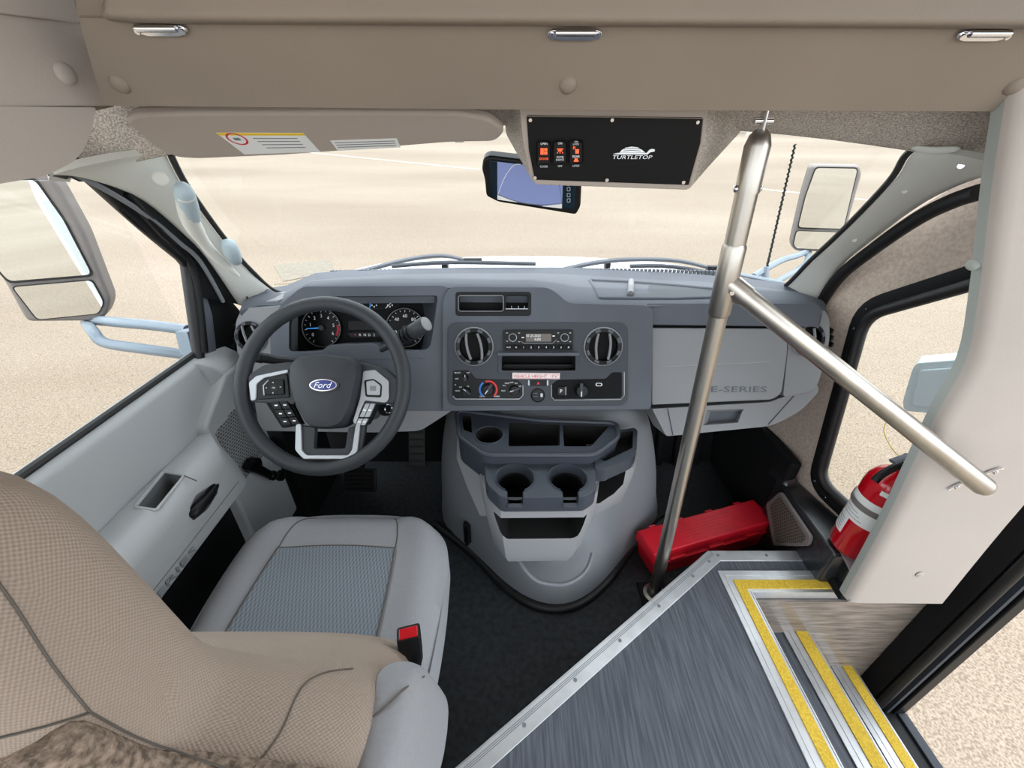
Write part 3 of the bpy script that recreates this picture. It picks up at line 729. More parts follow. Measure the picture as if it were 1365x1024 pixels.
# --- upper pad running to the glass
fr = [(318, 412, 1.02), (345, 404, 1.04), (372, 404, 1.04), (402, 384, 1.03), (450, 381, 1.03), (520, 380, 1.03), (580, 380, 1.03), (640, 382, 1.03), (708, 383, 1.03), (735, 391, 1.02), (757, 402, 1.01), (800, 404, 1.01), (868, 405, 1.01), (950, 404, 1.02), (1030, 403, 1.03), (1090, 404, 1.04), (1104, 414, 1.05)]
bk = [(340, 396, 1.17), (358, 392, 1.20), (385, 388, 1.23), (430, 374, 1.28), (480, 369, 1.33), (540, 366, 1.36), (590, 365, 1.37), (640, 364, 1.38), (700, 364, 1.38), (740, 364, 1.38), (780, 365, 1.38), (820, 367, 1.37), (870, 370, 1.36), (920, 373, 1.34), (980, 378, 1.30), (1040, 386, 1.24), (1088, 398, 1.16)]
F3 = [PY(u, v, y) for u, v, y in fr]; B3 = [PY(u, v, y) for u, v, y in bk]
rows = [[p + Vector((0, 0.005, -0.05)) for p in F3], [p + Vector((0, -0.001, -0.006)) for p in F3], [p + Vector((0, 0.012, 0.0)) for p in F3]]
for t in (0.25, 0.5, 0.75): rows.append([a.lerp(b, t) + Vector((0, 0, 0.010 * math.sin(t * math.pi))) for a, b in zip(F3, B3)])
rows += [B3, [p + Vector((0, 0.02, -0.05)) for p in B3]]
pad = sheet('top_pad', rows, 0.02, 'dash', db, smooth=50)
# shallow tray on top of the passenger side
tz = [PZ(u, v, 0.868) for u, v in ((782, 371), (1085, 396), (1082, 402), (905, 402), (800, 401))]
tp = [(778, 372), (850, 375), (960, 383), (1060, 395), (1078, 401), (950, 400), (795, 400)]
def topz(u, v):   # drop a pixel on the pad
    y = 1.06 + (404 - v) / 40 * 0.30; return PY(u, v, min(y, 1.33))
tpx = [(786, 374), (840, 376.5), (900, 381), (956, 386.5), (966, 397), (900, 399), (800, 398.5)]
tq = [drop([pad], u, v) for u, v in tpx]
tr_ = rpoly(tq, .008)
tray = slab('storage_tray', [Vector(p) + Vector((0, 0, .0012)) for p in tr_], (0, 0, -.006), 'dash_dark', db)
tube('tray_lip', [Vector(p) + Vector((0, 0, .002)) for p in tr_], 0.0045, 'dash', tray, seg=8, closed=True)
tube('tray_peg', [tq[1] + Vector((0, -.008, .006)), tq[1].lerp(tq[6].lerp(tq[5], .4), .85) + Vector((0, 0, .006))], 0.009, 'dash_light', tray, seg=10)
slab('defrost_lid', [PY(345, 405, 1.05) + Vector((0, 0, 0.004)), PY(372, 402, 1.05) + Vector((0, 0, 0.004)), PY(400, 388, 1.15) + Vector((0, 0, .004)), PY(366, 392, 1.17) + Vector((0, 0, .004))], (0, 0, -0.012), 'dash_light', pad, bevel=0.003)
slab('side_lid', [PY(u, v, y) + Vector((0, 0, .003)) for u, v, y in ((900, 403, 1.05), (1068, 403, 1.06), (1062, 397, 1.12), (960, 397, 1.12))], (0, 0, -0.012), 'dash', pad, bevel=0.003)

# --- driver side: end panel with vent, gauge housing, knee panel
ep = pslab('end_panel', DP, rpoly([(313, 430), (322, 411), (376, 407), (376, 478), (330, 480), (316, 474)], [8, 14, 2, 2, 4, 6]), 0.012, 0.14, 'dash_light', db, bevel=0.008, segs=3)
vent(335, 449, 20, 0.013, ep, 0.2)
for i in range(4):
    obox('side_slot', PX(314, 434 + 8.5 * i, -0.775) + Vector((0.004, 0, 0)), (0.004, 0, 0), (0, 0.014, 0), (0, 0, 0.006), 'black_plastic', ep, bevel=0.002)
hood = pslab('gauge_housing', DP, rpoly([(362, 548), (360, 440), (372, 408), (402, 382), (594, 381), (606, 392), (604, 548)], [4, 6, 12, 10, 10, 6, 4]), 0.035, 0.20, 'dash', db, bevel=0.008, segs=3)
ctop = DP.pts(rpoly([(384, 468), (384, 424), (398, 402), (412, 394), (589, 392), (584, 420), (576, 466)], [6, 10, 10, 8, 4, 10, 10]), 0.06)
cbot = DP.pts(rpoly([(390, 470), (390, 428), (402, 408), (414, 402), (562, 402), (566, 425), (562, 468)], [6, 10, 10, 8, 4, 10, 10]), -0.075)
cut(hood, loft('c', [ctop, cbot], 'dash_dark'))
cl = pslab('gauge_cluster', DP, rpoly([(384, 474), (384, 402), (400, 396), (572, 396), (572, 474)], 4), -0.070, 0.01, 'black_soft', db)
CO = -0.069
# strip of four small gauges
st = pslab('gauge_strip', DP, rpoly([(452, 412), (460, 402), (520, 401), (534, 408), (524, 412), (470, 413)], 3), CO, 0.003, 'screen_dark', cl)
for i, u in enumerate((457, 474, 493, 514)):
    tube('needle', [DP.p(u, 411, CO + .004), DP.p(u + (8 if i == 3 else 0.5), 403, CO + .004)], 0.0010, 'blue_lit' if i in (1, 2) else 'print_white', st, seg=4)
    bars('tick_marks', [[DP.p(u + k * 3 + 2, 406 + (k % 2) * 2, CO + .004), DP.p(u + k * 3 + 3.5, 406 + (k % 2) * 2, CO + .004), DP.p(u + k * 3 + 3.5, 408 + (k % 2) * 2, CO + .004), DP.p(u + k * 3 + 2, 408 + (k % 2) * 2, CO + .004)] for k in range(3)], (0, 0.0005, 0), 'print_white', st)
def gauge(u, v, r_, nums, needle, parent):
    s = DP.sc(u, v); c = DP.p(u, v, CO)
    G = lathe('gauge_dial', [(0, 0.002), (r_ * .94 * s, 0.002), (r_ * .96 * s, 0.008), (r_ * s, 0.009), (r_ * 1.04 * s, 0.0)], c, DP.n, 'screen_dark', parent, 36)
    lathe('dial_rim', [(r_ * .97 * s, 0.009), (r_ * s, 0.010), (r_ * 1.02 * s, 0.009)], c, DP.n, 'dash_light', G, 36)
    for a, t in nums:
        e = DP.e1 * math.cos(R(a)) + DP.e2 * math.sin(R(a))
        text('numeral', t, c + e * r_ * .62 * s + DP.n * .003, DP.e1, DP.e2, 4.6 * s, 'print_white', G)
    q = []
    for k in range(19):
        a = R(235 - k * 290 / 18); e = DP.e1 * math.cos(a) + DP.e2 * math.sin(a); f = DP.e2 * math.cos(a) - DP.e1 * math.sin(a)
        ln = .80 if k % 3 == 0 else .85
        q.append([c + e * r_ * s * ln - f * 0.0006 + DP.n * .003, c + e * r_ * s * .92 - f * 0.0006 + DP.n * .003, c + e * r_ * s * .92 + f * 0.0006 + DP.n * .003, c + e * r_ * s * ln + f * 0.0006 + DP.n * .003])
    bars('tick_marks', q, DP.n * 0.0004, 'print_white', G)
    e = DP.e1 * math.cos(R(needle)) + DP.e2 * math.sin(R(needle))
    tube('needle', [c - e * r_ * .1 * s + DP.n * .008, c + e * r_ * .78 * s + DP.n * .008], [0.0022, 0.0010], 'blue_lit', G, seg=6)
    disc('needle_cap', c + DP.n * .004, DP.n, r_ * .13 * s, 0.009, 'dash', G, 16)
    return G
G1 = gauge(430, 437, 27, [(215, '0'), (165, '1'), (125, '2'), (90, '3'), (55, '4'), (12, '5'), (-28, '6')], 183, cl)
c = DP.p(430, 437, CO); s = DP.sc(430, 437)
bars('redline', [[c + (DP.e1 * math.cos(R(a)) + DP.e2 * math.sin(R(a))) * 27 * s * k + DP.n * .0035 for a, k in ((-30 + 8 * i, .78), (-30 + 8 * i, .90), (-22 + 8 * i, .90), (-22 + 8 * i, .78))] for i in range(5)], DP.n * .0003, 'print_red', G1)
G2 = gauge(541, 437, 27, [(200, '20'), (135, '40'), (90, '60'), (45, '80'), (0, '100')], 218, cl)
pslab('trip_display', DP, rr(464, 428, 500, 440, 1.5), CO + .003, 0.003, 'black_gloss', cl)
pr = pslab('gear_display', DP, rpoly([(463, 444), (502, 443), (506, 449), (468, 450)], 1), CO + .003, 0.003, 'black_gloss', cl)
for i, t in enumerate('PRND2'):
    ptext('gear_letter', t, DP, 474 + 6.2 * i, 446.5, CO + .0035, 3.4, 'print_red' if i == 0 else 'print_white', pr)
pslab('cluster_lip', DP, rpoly([(372, 474), (400, 470), (428, 468), (440, 460), (500, 458), (510, 468), (560, 470), (566, 478), (374, 482)], 4), 0.036, 0.10, 'dash', db, bevel=0.004)
kp = pslab('knee_panel', DP, rpoly([(330, 478), (604, 540), (602, 548), (560, 575), (500, 577), (345, 575)], [4, 3, 8, 10, 4, 10]), 0.02, 0.05, 'dash_light', db, bevel=0.006)
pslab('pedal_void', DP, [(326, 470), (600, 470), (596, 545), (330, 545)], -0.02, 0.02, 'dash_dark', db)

# --- middle: upper pod, stack, bezel
pod = pslab('stack_housing', DP, rpoly([(590, 548), (590, 400), (600, 382), (730, 383), (742, 390), (757, 404), (862, 407), (871, 414), (868, 546)], [4, 6, 8, 8, 8, 10, 8, 6, 6]), 0.045, 0.22, 'dash', db, bevel=0.008, segs=3)
cut(pod, cutter(DP, rr(610, 392, 706, 418, 3), .045, .06), cutter(DP, rr(669, 475, 767, 494, 2), .045, .06))
pk = pslab('upper_pocket', DP, rr(607, 389, 708, 421, 4), 0.047, 0.05, 'black_plastic', db, bevel=0.002)
cut(pk, cutter(DP, rr(611, 394, 671, 415, 3), .047, .045), cutter(DP, rr(674, 394, 704, 413, 2), .047, .045))
pslab('pocket_floor', DP, rr(609, 391, 706, 419, 3), 0.012, 0.004, 'recess_shade', pk)
tube('pocket_trim', [DP.p(u, v, .048) for u, v in rr(611, 394, 671, 415, 3)], 0.0012, 'dash_light', pk, seg=5, closed=True)
tube('pocket_trim', [DP.p(674, 412, .049), DP.p(704, 412, .049)], 0.0015, 'silver', pk, seg=5)
for u in (682, 691, 699): tube('pocket_pin', [DP.p(u, 412, .048), DP.p(u, 408, .046)], 0.001, 'silver', pk, seg=4)

bz = pslab('stack_bezel', DP, rr(597, 430, 837, 541, 12), 0.049, 0.02, 'bezel', db, bevel=0.003)
cut(bz, cutter(DP, rr(668, 474, 768, 495, 2), .049, .03))
slot = pslab('slot_pocket', DP, rr(664, 470, 772, 498, 2), 0.051, 0.003, 'bezel', db, bevel=0.001)
cut(slot, cutter(DP, rr(669, 475, 767, 494, 1.5), .051, .03))
pslab('slot_liner', DP, [(672, 486), (764, 486), (768, 494), (668, 494)], 0.012, 0.002, 'black_plastic', slot)
pslab('slot_lip', DP, rr(663, 470.5, 773, 474.5, 1.5), 0.062, 0.012, 'dash', slot, bevel=0.002)
vent(632, 462, 23, 0.050, bz, also=(pod,))
vent(804, 462, 23, 0.050, bz, -0.02, also=(pod,))
# radio
O = 0.055
ra = pslab('radio', DP, rr(671, 440, 764, 468, 1.5), O, 0.03, 'black_plastic', db, bevel=0.001)
sc_ = pslab('radio_display', DP, rr(701, 445, 735, 455.5, 1), O + .001, 0.002, 'lcd', ra)
ptext('display_text', '07.25.2023', DP, 711, 447.5, O + .0012, 3, 'print_white', sc_, 18)
ptext('display_text', '4:00', DP, 716.5, 452.4, O + .0012, 3.2, 'print_white', sc_, 8)
tube('display_trim', [DP.p(u, v, O + .001) for u, v in ((694, 455), (698, 457.5), (737, 457.5), (742, 453))], 0.0008, 'silver', ra, seg=4)
for u in (683.5, 752.5):
    k = DP.sc(u, 450)
    kn = lathe('radio_knob', [(0, 0.012), (3.6 * k, 0.012), (4.2 * k, 0.010), (4.6 * k, 0.0)], DP.p(u, 450, O), DP.n, 'black_plastic', ra, 20)
    lathe('knob_ring', [(4.3 * k, 0.004), (5.2 * k, 0.004), (5.2 * k, 0.0)], DP.p(u, 450, O), DP.n, 'silver', kn, 20)
for i, t in enumerate(('AUX', '*', '1', '2', '3', '4', '5', '6', '#')):
    b = pslab('preset_button', DP, rr(673.5 + 10 * i, 459.5, 682.5 + 10 * i, 466, 1), O + .002, 0.003, 'black_soft', ra, bevel=0.0006)
    ptext('button_mark', t, DP, 678 + 10 * i, 463, O + .0023, 2.6 if i else 1.8, 'print_white', b)
for u, v in ((676, 444), (692, 444), (676, 455), (692, 455.5), (744, 444), (760, 444), (744, 455.5), (760, 455.5), (697, 450), (738, 448)):
    ptext('button_mark', '-' if u in (697, 738) else '+', DP, u, v, O + .0006, 1.2, 'print_white', ra, 3)
# height sticker
sk = pslab('height_sticker', DP, [(683, 497), (746.5, 497.5), (746, 505.5), (683, 505)], 0.0545, 0.002, 'label_white', db)
tube('sticker_border', [DP.p(u, v, .0546) for u, v in ((684, 498), (745.5, 498.3), (745, 504.7), (684, 504.3))], 0.0005, 'print_red', sk, seg=4, closed=True)
ptext('sticker_text', 'VEHICLE HEIGHT: 10\'6"', DP, 714.5, 501.4, 0.0548, 4.0, 'print_red', sk, 57)
# climate controls
cp = pslab('climate_panel', DP, rpoly([(604, 494), (625, 494), (634, 505), (690, 507), (697, 514), (697, 527), (692, 531), (606, 531), (603, 528)], 3), 0.0505, 0.004, 'black_gloss', db, bevel=0.001)
tube('panel_trim', [DP.p(u, v, .0508) for u, v in ((604, 528), (607, 532), (692, 532), (697, 527), (697, 514))], 0.0012, 'silver', cp, seg=5)
def knob(u, v, rpx, ang, parent, mk='black_plastic', h=0.014, off=0.051):
    k = DP.sc(u, v); K = lathe('knob', [(0, h), (rpx * .75 * k, h), (rpx * .9 * k, h * .6), (rpx * k, 0)], DP.p(u, v, off), DP.n, mk, parent, 24)
    e = DP.e1 * math.cos(R(ang)) + DP.e2 * math.sin(R(ang)); f = DP.e2 * math.cos(R(ang)) - DP.e1 * math.sin(R(ang)); c = DP.p(u, v, off + h)
    obox('grip', c, e * rpx * k * .95, f * rpx * k * .22, DP.n * 0.003, 'dash_dark', K, bevel=0.001)
    obox('pointer', c + e * rpx * k * .55 + DP.n * .0031, e * rpx * k * .35, f * rpx * k * .05, DP.n * 0.0006, 'print_white', K)
    return K
knob(620, 504, 4.5, 90, cp); knob(622, 522, 5.5, 140, cp); knob(651, 519, 8, 235, cp); knob(686, 520, 7, 200, cp)
c = DP.p(651, 519.5, .0515); k = DP.sc(651, 519)
def arc(a0, a1, r0, r1, m, nm, par, c=c, k=k):
    q = []; n = 8
    for i in range(n):
        a = R(a0 + (a1 - a0) * i / n); b = R(a0 + (a1 - a0) * (i + 1) / n)
        q.append([c + (DP.e1 * math.cos(t) + DP.e2 * math.sin(t)) * rr_ * k for t, rr_ in ((a, r0), (a, r1), (b, r1), (b, r0))])
    return bars(nm, q, DP.n * 0.0004, m, par)
mat('cold_blue', (40, 120, 210), 0.5); mat('hot_red', (214, 44, 40), 0.5)
arc(230, 125, 9.8, 12, 'cold_blue', 'cold_arc', cp); arc(110, -50, 9.8, 12, 'hot_red', 'warm_arc', cp)
for u, v, t in ((610, 497, 'FRONT'), (624, 497, 'OFF'), (609, 505, 'OFF'), (607, 513, '*'), (614, 516, 'LO'), (624, 515, 'HI'), (610, 521, 'REAR'), (643, 528.5, 'COOL'), (662, 528.5, 'WARM'), (671, 521, 'MAX'), (672, 514, 'A/C'), (676, 511, 'VENT'), (682, 510, 'OFF'), (688, 511, 'FLR'), (693, 515, 'DEF')):
    ptext('panel_mark', t, DP, u, v, .0512, 1.7, 'print_white', cp)
hz = pslab('hazard_switch', DP, rr(704, 506.5, 731, 514.5, 1.5), 0.0505, 0.004, 'black_gloss', db, bevel=0.0008)
for u0, u1 in ((704, 706), (729, 731)): pslab('switch_edge', DP, rr(u0, 507, u1, 514, .6), 0.052, 0.003, 'silver', hz)
slab('hazard_mark', [DP.p(715.3, 512.5, .0512), DP.p(717.5, 508.5, .0512), DP.p(719.7, 512.5, .0512)], DP.n * .0004, 'print_red', hz, smooth=0)
k = DP.sc(717, 527)
so_ = lathe('power_socket', [(0, 0.0045), (7.6 * k, 0.0045), (8.2 * k, 0.003), (9 * k, 0.0015), (9.0 * k, -0.004)], DP.p(717, 527, 0.0495), DP.n, 'black_plastic', db, 28)
pslab('socket_lip', DP, rr(720.5, 524.5, 723.5, 529.5, 1), 0.0560, 0.003, 'silver', so_)
for j in range(2): pslab('socket_mark', DP, rr(711, 524 + 4 * j, 717, 525.2 + 4 * j, .4), 0.0545, 0.0006, 'dash', so_)
rp = pslab('switch_panel', DP, rpoly([(735, 513), (744, 506.5), (808, 505), (816, 496.5), (829, 496.5), (829, 528), (826, 531), (738, 532), (735, 529)], 2.5), 0.0505, 0.004, 'black_soft', db, bevel=0.001)
tube('panel_trim', [DP.p(u, v, .0508) for u, v in ((735, 513), (735, 529), (739, 533.5), (828, 532.5), (832, 527), (832, 496))], 0.0014, 'silver', rp, seg=5)
bt = pslab('push_switch', DP, rr(743, 516, 755, 527, 1.5), 0.056, 0.008, 'black_plastic', rp, bevel=0.001)
ptext('switch_mark', 'P', DP, 748, 521.5, .0562, 4.5, 'print_white', bt); pslab('switch_edge', DP, rr(753.5, 516, 755, 527, .5), 0.057, 0.004, 'dash_light', bt)
kn = knob(775, 520, 9, 270, rp, 'black_plastic', 0.018)
us = pslab('usb_port', DP, rr(794, 510.5, 803, 515, 2), 0.0515, 0.003, 'silver', rp); pslab('port_hole', DP, rr(795.5, 511.5, 801.5, 514, 1.2), 0.0518, 0.002, 'recess_shade', us)

# --- passenger side
ro = pslab('padded_roll', DP, rpoly([(862, 404), (1090, 404), (1096, 412), (1092, 436), (862, 433)], [2, 6, 6, 6, 2]), 0.032, 0.18, 'dash', db, bevel=0.016, segs=4)
pslab('shadow_gap', DP, [(866, 430), (1060, 432), (1058, 448), (866, 446)], 0.008, 0.05, 'recess_shade', db)
gb = pslab('glove_box_door', DP, rpoly([(869, 437), (1050, 438), (1050, 470), (1042, 525), (1030, 533), (869, 540)], [2, 4, 10, 12, 8, 2]), 0.028, 0.10, 'dash_light', db, bevel=0.007, segs=3)
tube('trim_line', [DP.p(886, 489, .0285), DP.p(1026, 482.5, .0285)], 0.0014, 'tray_light', gb, seg=5)
ptext('embossed_lettering', 'E-SERIES', DP, 985, 519, 0.0285, 7.5, 'dash', gb, 72)
e2 = pslab('end_panel', DP, rpoly([(1053, 438), (1092, 434), (1098, 412), (1106, 424), (1106, 455), (1092, 508), (1084, 522), (1044, 529)], [3, 4, 4, 8, 10, 12, 8, 4]), 0.022, 0.16, 'dash_light', db, bevel=0.008, segs=3)
vent(1077, 453, 21, 0.024, e2, 0.05)
for i in range(3):
    obox('side_slot', DP.p(1106, 440 + 9 * i, -0.01), (0.003, 0, 0), (0, 0.012, 0), (0, 0, 0.007), 'black_plastic', e2, bevel=0.002)
lp = pslab('lower_panel', DP, rpoly([(869, 545), (1026, 536), (1090, 512), (1092, 522), (1068, 548), (1030, 568), (888, 582)], [2, 4, 4, 8, 14, 14, 4]), 0.012, 0.10, 'dash_light', db, bevel=0.008, segs=3)
cut(lp, loft('c', [DP.pts([(938, 545), (995, 543), (986, 566), (932, 570)], 0.03), DP.pts([(948, 550), (986, 549), (980, 560), (944, 563)], -0.015)], 'dash_light'))
tube('panel_seam', [DP.p(890, 545, .0125), DP.p(897, 580, .0125)], 0.0016, 'dash_dark', lp, seg=4)
tube('panel_seam', [DP.p(1058, 528, .0125), DP.p(1024, 566, .0125)], 0.0016, 'dash_dark', lp, seg=4)
slab('glove_latch', DP.pts([(948, 550), (986, 549), (980, 560), (944, 563)], -0.012), -DP.n * 0.004, 'dash', lp)
# dark bulk behind everything under the pad
box('dash_carrier', (-0.77, 1.15, 0.60), (0.87, 1.34, 0.80), 'recess_shade', db)

# ================================================================ STEERING
WT = R(36)
WC = Vector((-0.427, 0.795, 0.762)); WN = Vector((0, -math.cos(WT), math.sin(WT)))
WP = Plane(WC, WN)
ws = root('steering_wheel', 'black steering wheel with silver spokes and blue oval badge', 'steering wheel', WC - WN * 0.08)
ctr = WP.p(430.5, 513)
pts = []
for i in range(48):
    a = 2 * math.pi * i / 48; pts.append(ctr + WP.e1 * 0.182 * math.cos(a) + WP.e2 * 0.186 * math.sin(a))
tube('rim', pts, 0.0165, 'wheel_black', ws, seg=16, closed=True)
hubp = rpoly([(389, 485), (398, 476), (434, 472), (470, 476), (481, 486), (480, 505), (471, 545), (459, 567), (446, 572), (424, 572), (411, 567), (396, 540), (388, 508)], 6)
hc = WP.pts(hubp, 0.018); m_ = sum(hc, Vector()) / len(hc)
loft('airbag_cover', [[p - WN * 0.05 for p in hc], hc, [m_ + (p - m_) * 0.93 + WN * 0.016 for p in hc], [m_ + (p - m_) * 0.72 + WN * 0.022 for p in hc], [m_ + (p - m_) * 0.35 + WN * 0.024 for p in hc]], 'wheel_black', ws, smooth=50)
bc = WP.p(431, 513.5, 0.044); k = WP.sc(431, 513)
def oval(name, rx, ry, off, h, m, par, n=36):
    P_ = [bc + WP.e1 * rx * k * math.cos(2 * math.pi * i / n) + WP.e2 * ry * k * math.sin(2 * math.pi * i / n) + WN * off for i in range(n)]
    return slab(name, P_, -WN * h, m, par)
bd = oval('badge', 20, 9.5, 0.000, 0.006, 'wheel_black', ws); oval('badge_rim', 17.5, 7.6, 0.0012, 0.002, 'chrome', bd); oval('badge_field', 16, 6.5, 0.0018, 0.002, 'badge_blue', bd)
text('badge_script', 'Ford', bc + WN * 0.0020, WP.e1, WP.e2, 7.5 * k, 'print_white', bd, width=23 * k, shear=0.35)
ptext('embossed_mark', 'AIRBAG', WP, 432, 544, 0.0375, 1.6, 'black_plastic', ws, 14)
# upper spokes
for sx, pix in ((-1, [(330, 500), (352, 486), (390, 482), (394, 540), (372, 538), (332, 536)]), (1, [(532, 506), (512, 490), (478, 482), (474, 540), (486, 540), (530, 538)])):
    pslab('spoke', WP, rpoly(pix, 6), 0.008, 0.022, 'wheel_black', ws, bevel=0.005, segs=3)
pslab('spoke_bezel', WP, rpoly([(331, 510), (341, 501), (384, 492), (384, 497), (352, 504), (342, 512), (341, 533), (334, 535)], 2.5), 0.012, 0.01, 'silver', ws, bevel=0.002)
bl = pslab('button_pad', WP, rpoly([(343, 513), (352, 505), (383, 498), (386, 530), (343, 533)], 3), 0.011, 0.01, 'black_plastic', ws, bevel=0.002)
bq = pslab('direction_button', WP, rpoly([(352, 514), (358, 507), (378, 505), (379, 526), (352, 527)], 3), 0.014, 0.006, 'black_gloss', bl, bevel=0.002)
tube('button_trim', [WP.p(u, v, .0145) for u, v in ((352, 527), (351, 514), (358, 507))], 0.0012, 'silver', bl, seg=5)
for u, v, t in ((364, 510, '^'), (364, 524, 'v'), (355, 517, '<'), (374, 516, '>'), (365, 517, 'OK')): ptext('button_mark', t, WP, u, v, .0146, 2, 'print_white', bq)
pslab('button_centre', WP, rr(360, 513, 370, 521, 1.5), .0145, .003, 'black_plastic', bq, bevel=0.0006)
pslab('spoke_bezel', WP, rpoly([(484, 495), (500, 493), (518, 508), (518, 532), (514, 537), (486, 534), (480, 548), (474, 566), (470, 562), (480, 530), (482, 510)], 2.5), 0.012, 0.01, 'silver', ws, bevel=0.002)
br = pslab('button_pad', WP, rpoly([(485, 507), (498, 505), (509, 513), (508, 530), (487, 529)], 3), 0.0135, 0.004, 'black_plastic', ws, bevel=0.001)
pslab('speed_button', WP, rpoly([(488, 508.5), (498, 507), (507, 514), (506, 527), (489, 526.5)], 2), 0.0155, 0.004, 'silver', br, bevel=0.001)
pslab('button_centre', WP, rr(493, 514.5, 501, 521, 1), .0165, .003, 'print_grey', br, bevel=0.0006)
# slanted button columns
for side, quads in ((-1, [[(360, 536), (371, 535), (376, 545), (365, 546)], [(372, 535), (382, 535), (388, 545), (377, 545)], [(366, 547), (377, 546), (382, 556), (371, 557)], [(378, 546), (389, 546), (394, 555), (383, 556)], [(372, 558), (383, 557), (388, 566), (377, 567)], [(384, 557), (395, 556), (400, 565), (389, 566)]]),
                    (1, [[(487, 538), (493, 538), (485, 556), (479, 556)], [(494, 538), (500, 538), (492, 556), (486, 556)], [(478, 558), (484, 558), (480, 567), (474, 567)], [(485, 558), (491, 558), (486, 567), (481, 567)]])):
    for qd in quads:
        b = pslab('spoke_button', WP, rpoly(qd, 1), 0.012, 0.02, 'black_gloss' if side < 0 else 'silver', ws, bevel=0.0012)
        cu_, cv_ = sum(q[0] for q in qd) / 4, sum(q[1] for q in qd) / 4
        bars('button_mark', [[WP.p(cu_ - 2, cv_ - .8, .0124), WP.p(cu_ + 2, cv_ - .8, .0124), WP.p(cu_ + 2, cv_ + .8, .0124), WP.p(cu_ - 2, cv_ + .8, .0124)]], WN * .0003, 'print_white', b)
pslab('button_backing', WP, rpoly([(352, 534), (386, 532), (404, 566), (376, 571)], 3), 0.006, 0.012, 'black_soft', ws, bevel=0.002)
pslab('button_backing', WP, rpoly([(484, 534), (506, 536), (492, 566), (472, 570)], 3), 0.006, 0.012, 'black_soft', ws, bevel=0.002)
# lower fork
pslab('lower_spoke', WP, rpoly([(393, 566), (420, 570), (418, 598), (460, 598), (464, 570), (487, 566), (482, 602), (470, 614), (405, 614), (394, 602)], 3), 0.004, 0.016, 'wheel_black', ws, bevel=0.003)
pslab('lower_bezel', WP, rpoly([(394, 566), (401, 564), (402, 600), (409, 607), (464, 607), (469, 600), (474, 566), (480, 566), (476, 602), (467, 612), (404, 612), (393, 600)], 2.5), 0.009, 0.008, 'silver', ws, bevel=0.002)

# steering column with its stalks
scn = root('steering_column', 'dark grey steering column shroud with stalks behind the wheel', 'steering column', WC - WN * 0.2)
rings = []
for off, rx, ru, rd in ((-0.055, 0.060, 0.055, 0.06), (-0.075, 0.078, 0.070, 0.075), (-0.16, 0.085, 0.078, 0.085), (-0.26, 0.088, 0.082, 0.09)):
    ring = []
    for i in range(20):
        a = 2 * math.pi * i / 20; sn = math.sin(a)
        ring.append(ctr + WP.e1 * rx * math.copysign(abs(math.cos(a)) ** .7, math.cos(a)) + WP.e2 * (ru if sn > 0 else rd) * math.copysign(abs(sn) ** .7, sn) + WN * off)
    rings.append(ring)
loft('column_shroud', rings, 'dash_dark', scn, smooth=50)
tube('turn_stalk', [WP.p(400, 483, -.07), WP.p(372, 481, -.07), WP.p(356, 478, -.065), WP.p(341, 476, -.06)], [0.008, 0.010, 0.012, 0.011], 'black_plastic', scn, seg=12)
tube('stalk_tip', [WP.p(350, 477.5, -.063), WP.p(340, 476, -.06)], 0.013, 'black_plastic', scn, seg=12)
S0, S1 = WP.p(508, 466, -.09), WP.p(568, 432, -.01)
def sl(t): return S0.lerp(S1, t)
sf = tube('shift_lever', [sl(0), sl(.2), sl(.4), sl(.45), sl(.97), sl(1)], [0.008, 0.010, 0.012, 0.0165, 0.0195, 0.017], 'wheel_black', scn, seg=16)
for t in (.52, .60, .68): tube('lever_ring', [sl(t), sl(t + .03)], [0.019, 0.0195], 'black_plastic', sf, seg=16)
disc('lever_cap', sl(.985), S1 - S0, 0.0165, 0.005, 'dash_light', sf)
ks = disc('ignition_lock', WP.p(517, 546, -.10), WN, 0.016, 0.03, 'black_plastic', scn)
lathe('key_ring', [(0.010, -0.0015), (0.0115, 0), (0.010, 0.0015)], WP.p(518, 545, -.05), (0.8, -.5, .3), 'chrome', ks, 20)

# pedals in the dark footwell
for u, v, w, h, lab in ((480, 640, 0.06, 0.045, 'black rubber brake pedal in the driver footwell'), (556, 596, 0.03, 0.07, 'narrow black accelerator pedal beside the engine cover')):
    c = PY(u, v, 1.12); pd = root('pedal', lab, 'pedal', (c.x, 1.12, c.z))
    obox('pedal_pad', c, (w, 0, 0), (0, h * .5, h * .85), (0, -0.006, 0.004), 'rubber', pd, bevel=0.004)
    for j in range(-2, 3): obox('grip_rib', c + Vector((0, h * .5, h * .85)) * (j * .36) + Vector((0, -0.007, 0.006)), (w * .85, 0, 0), (0, 0.002, 0.003), (0, -0.002, 0.001), 'black_plastic', pd)
    tube('pedal_arm', spline([c + Vector((0, 0.01, 0)), c + Vector((0, 0.09, 0.08)), c + Vector((0, 0.16, 0.30))], 4), 0.009, 'black_plastic', pd, seg=8)

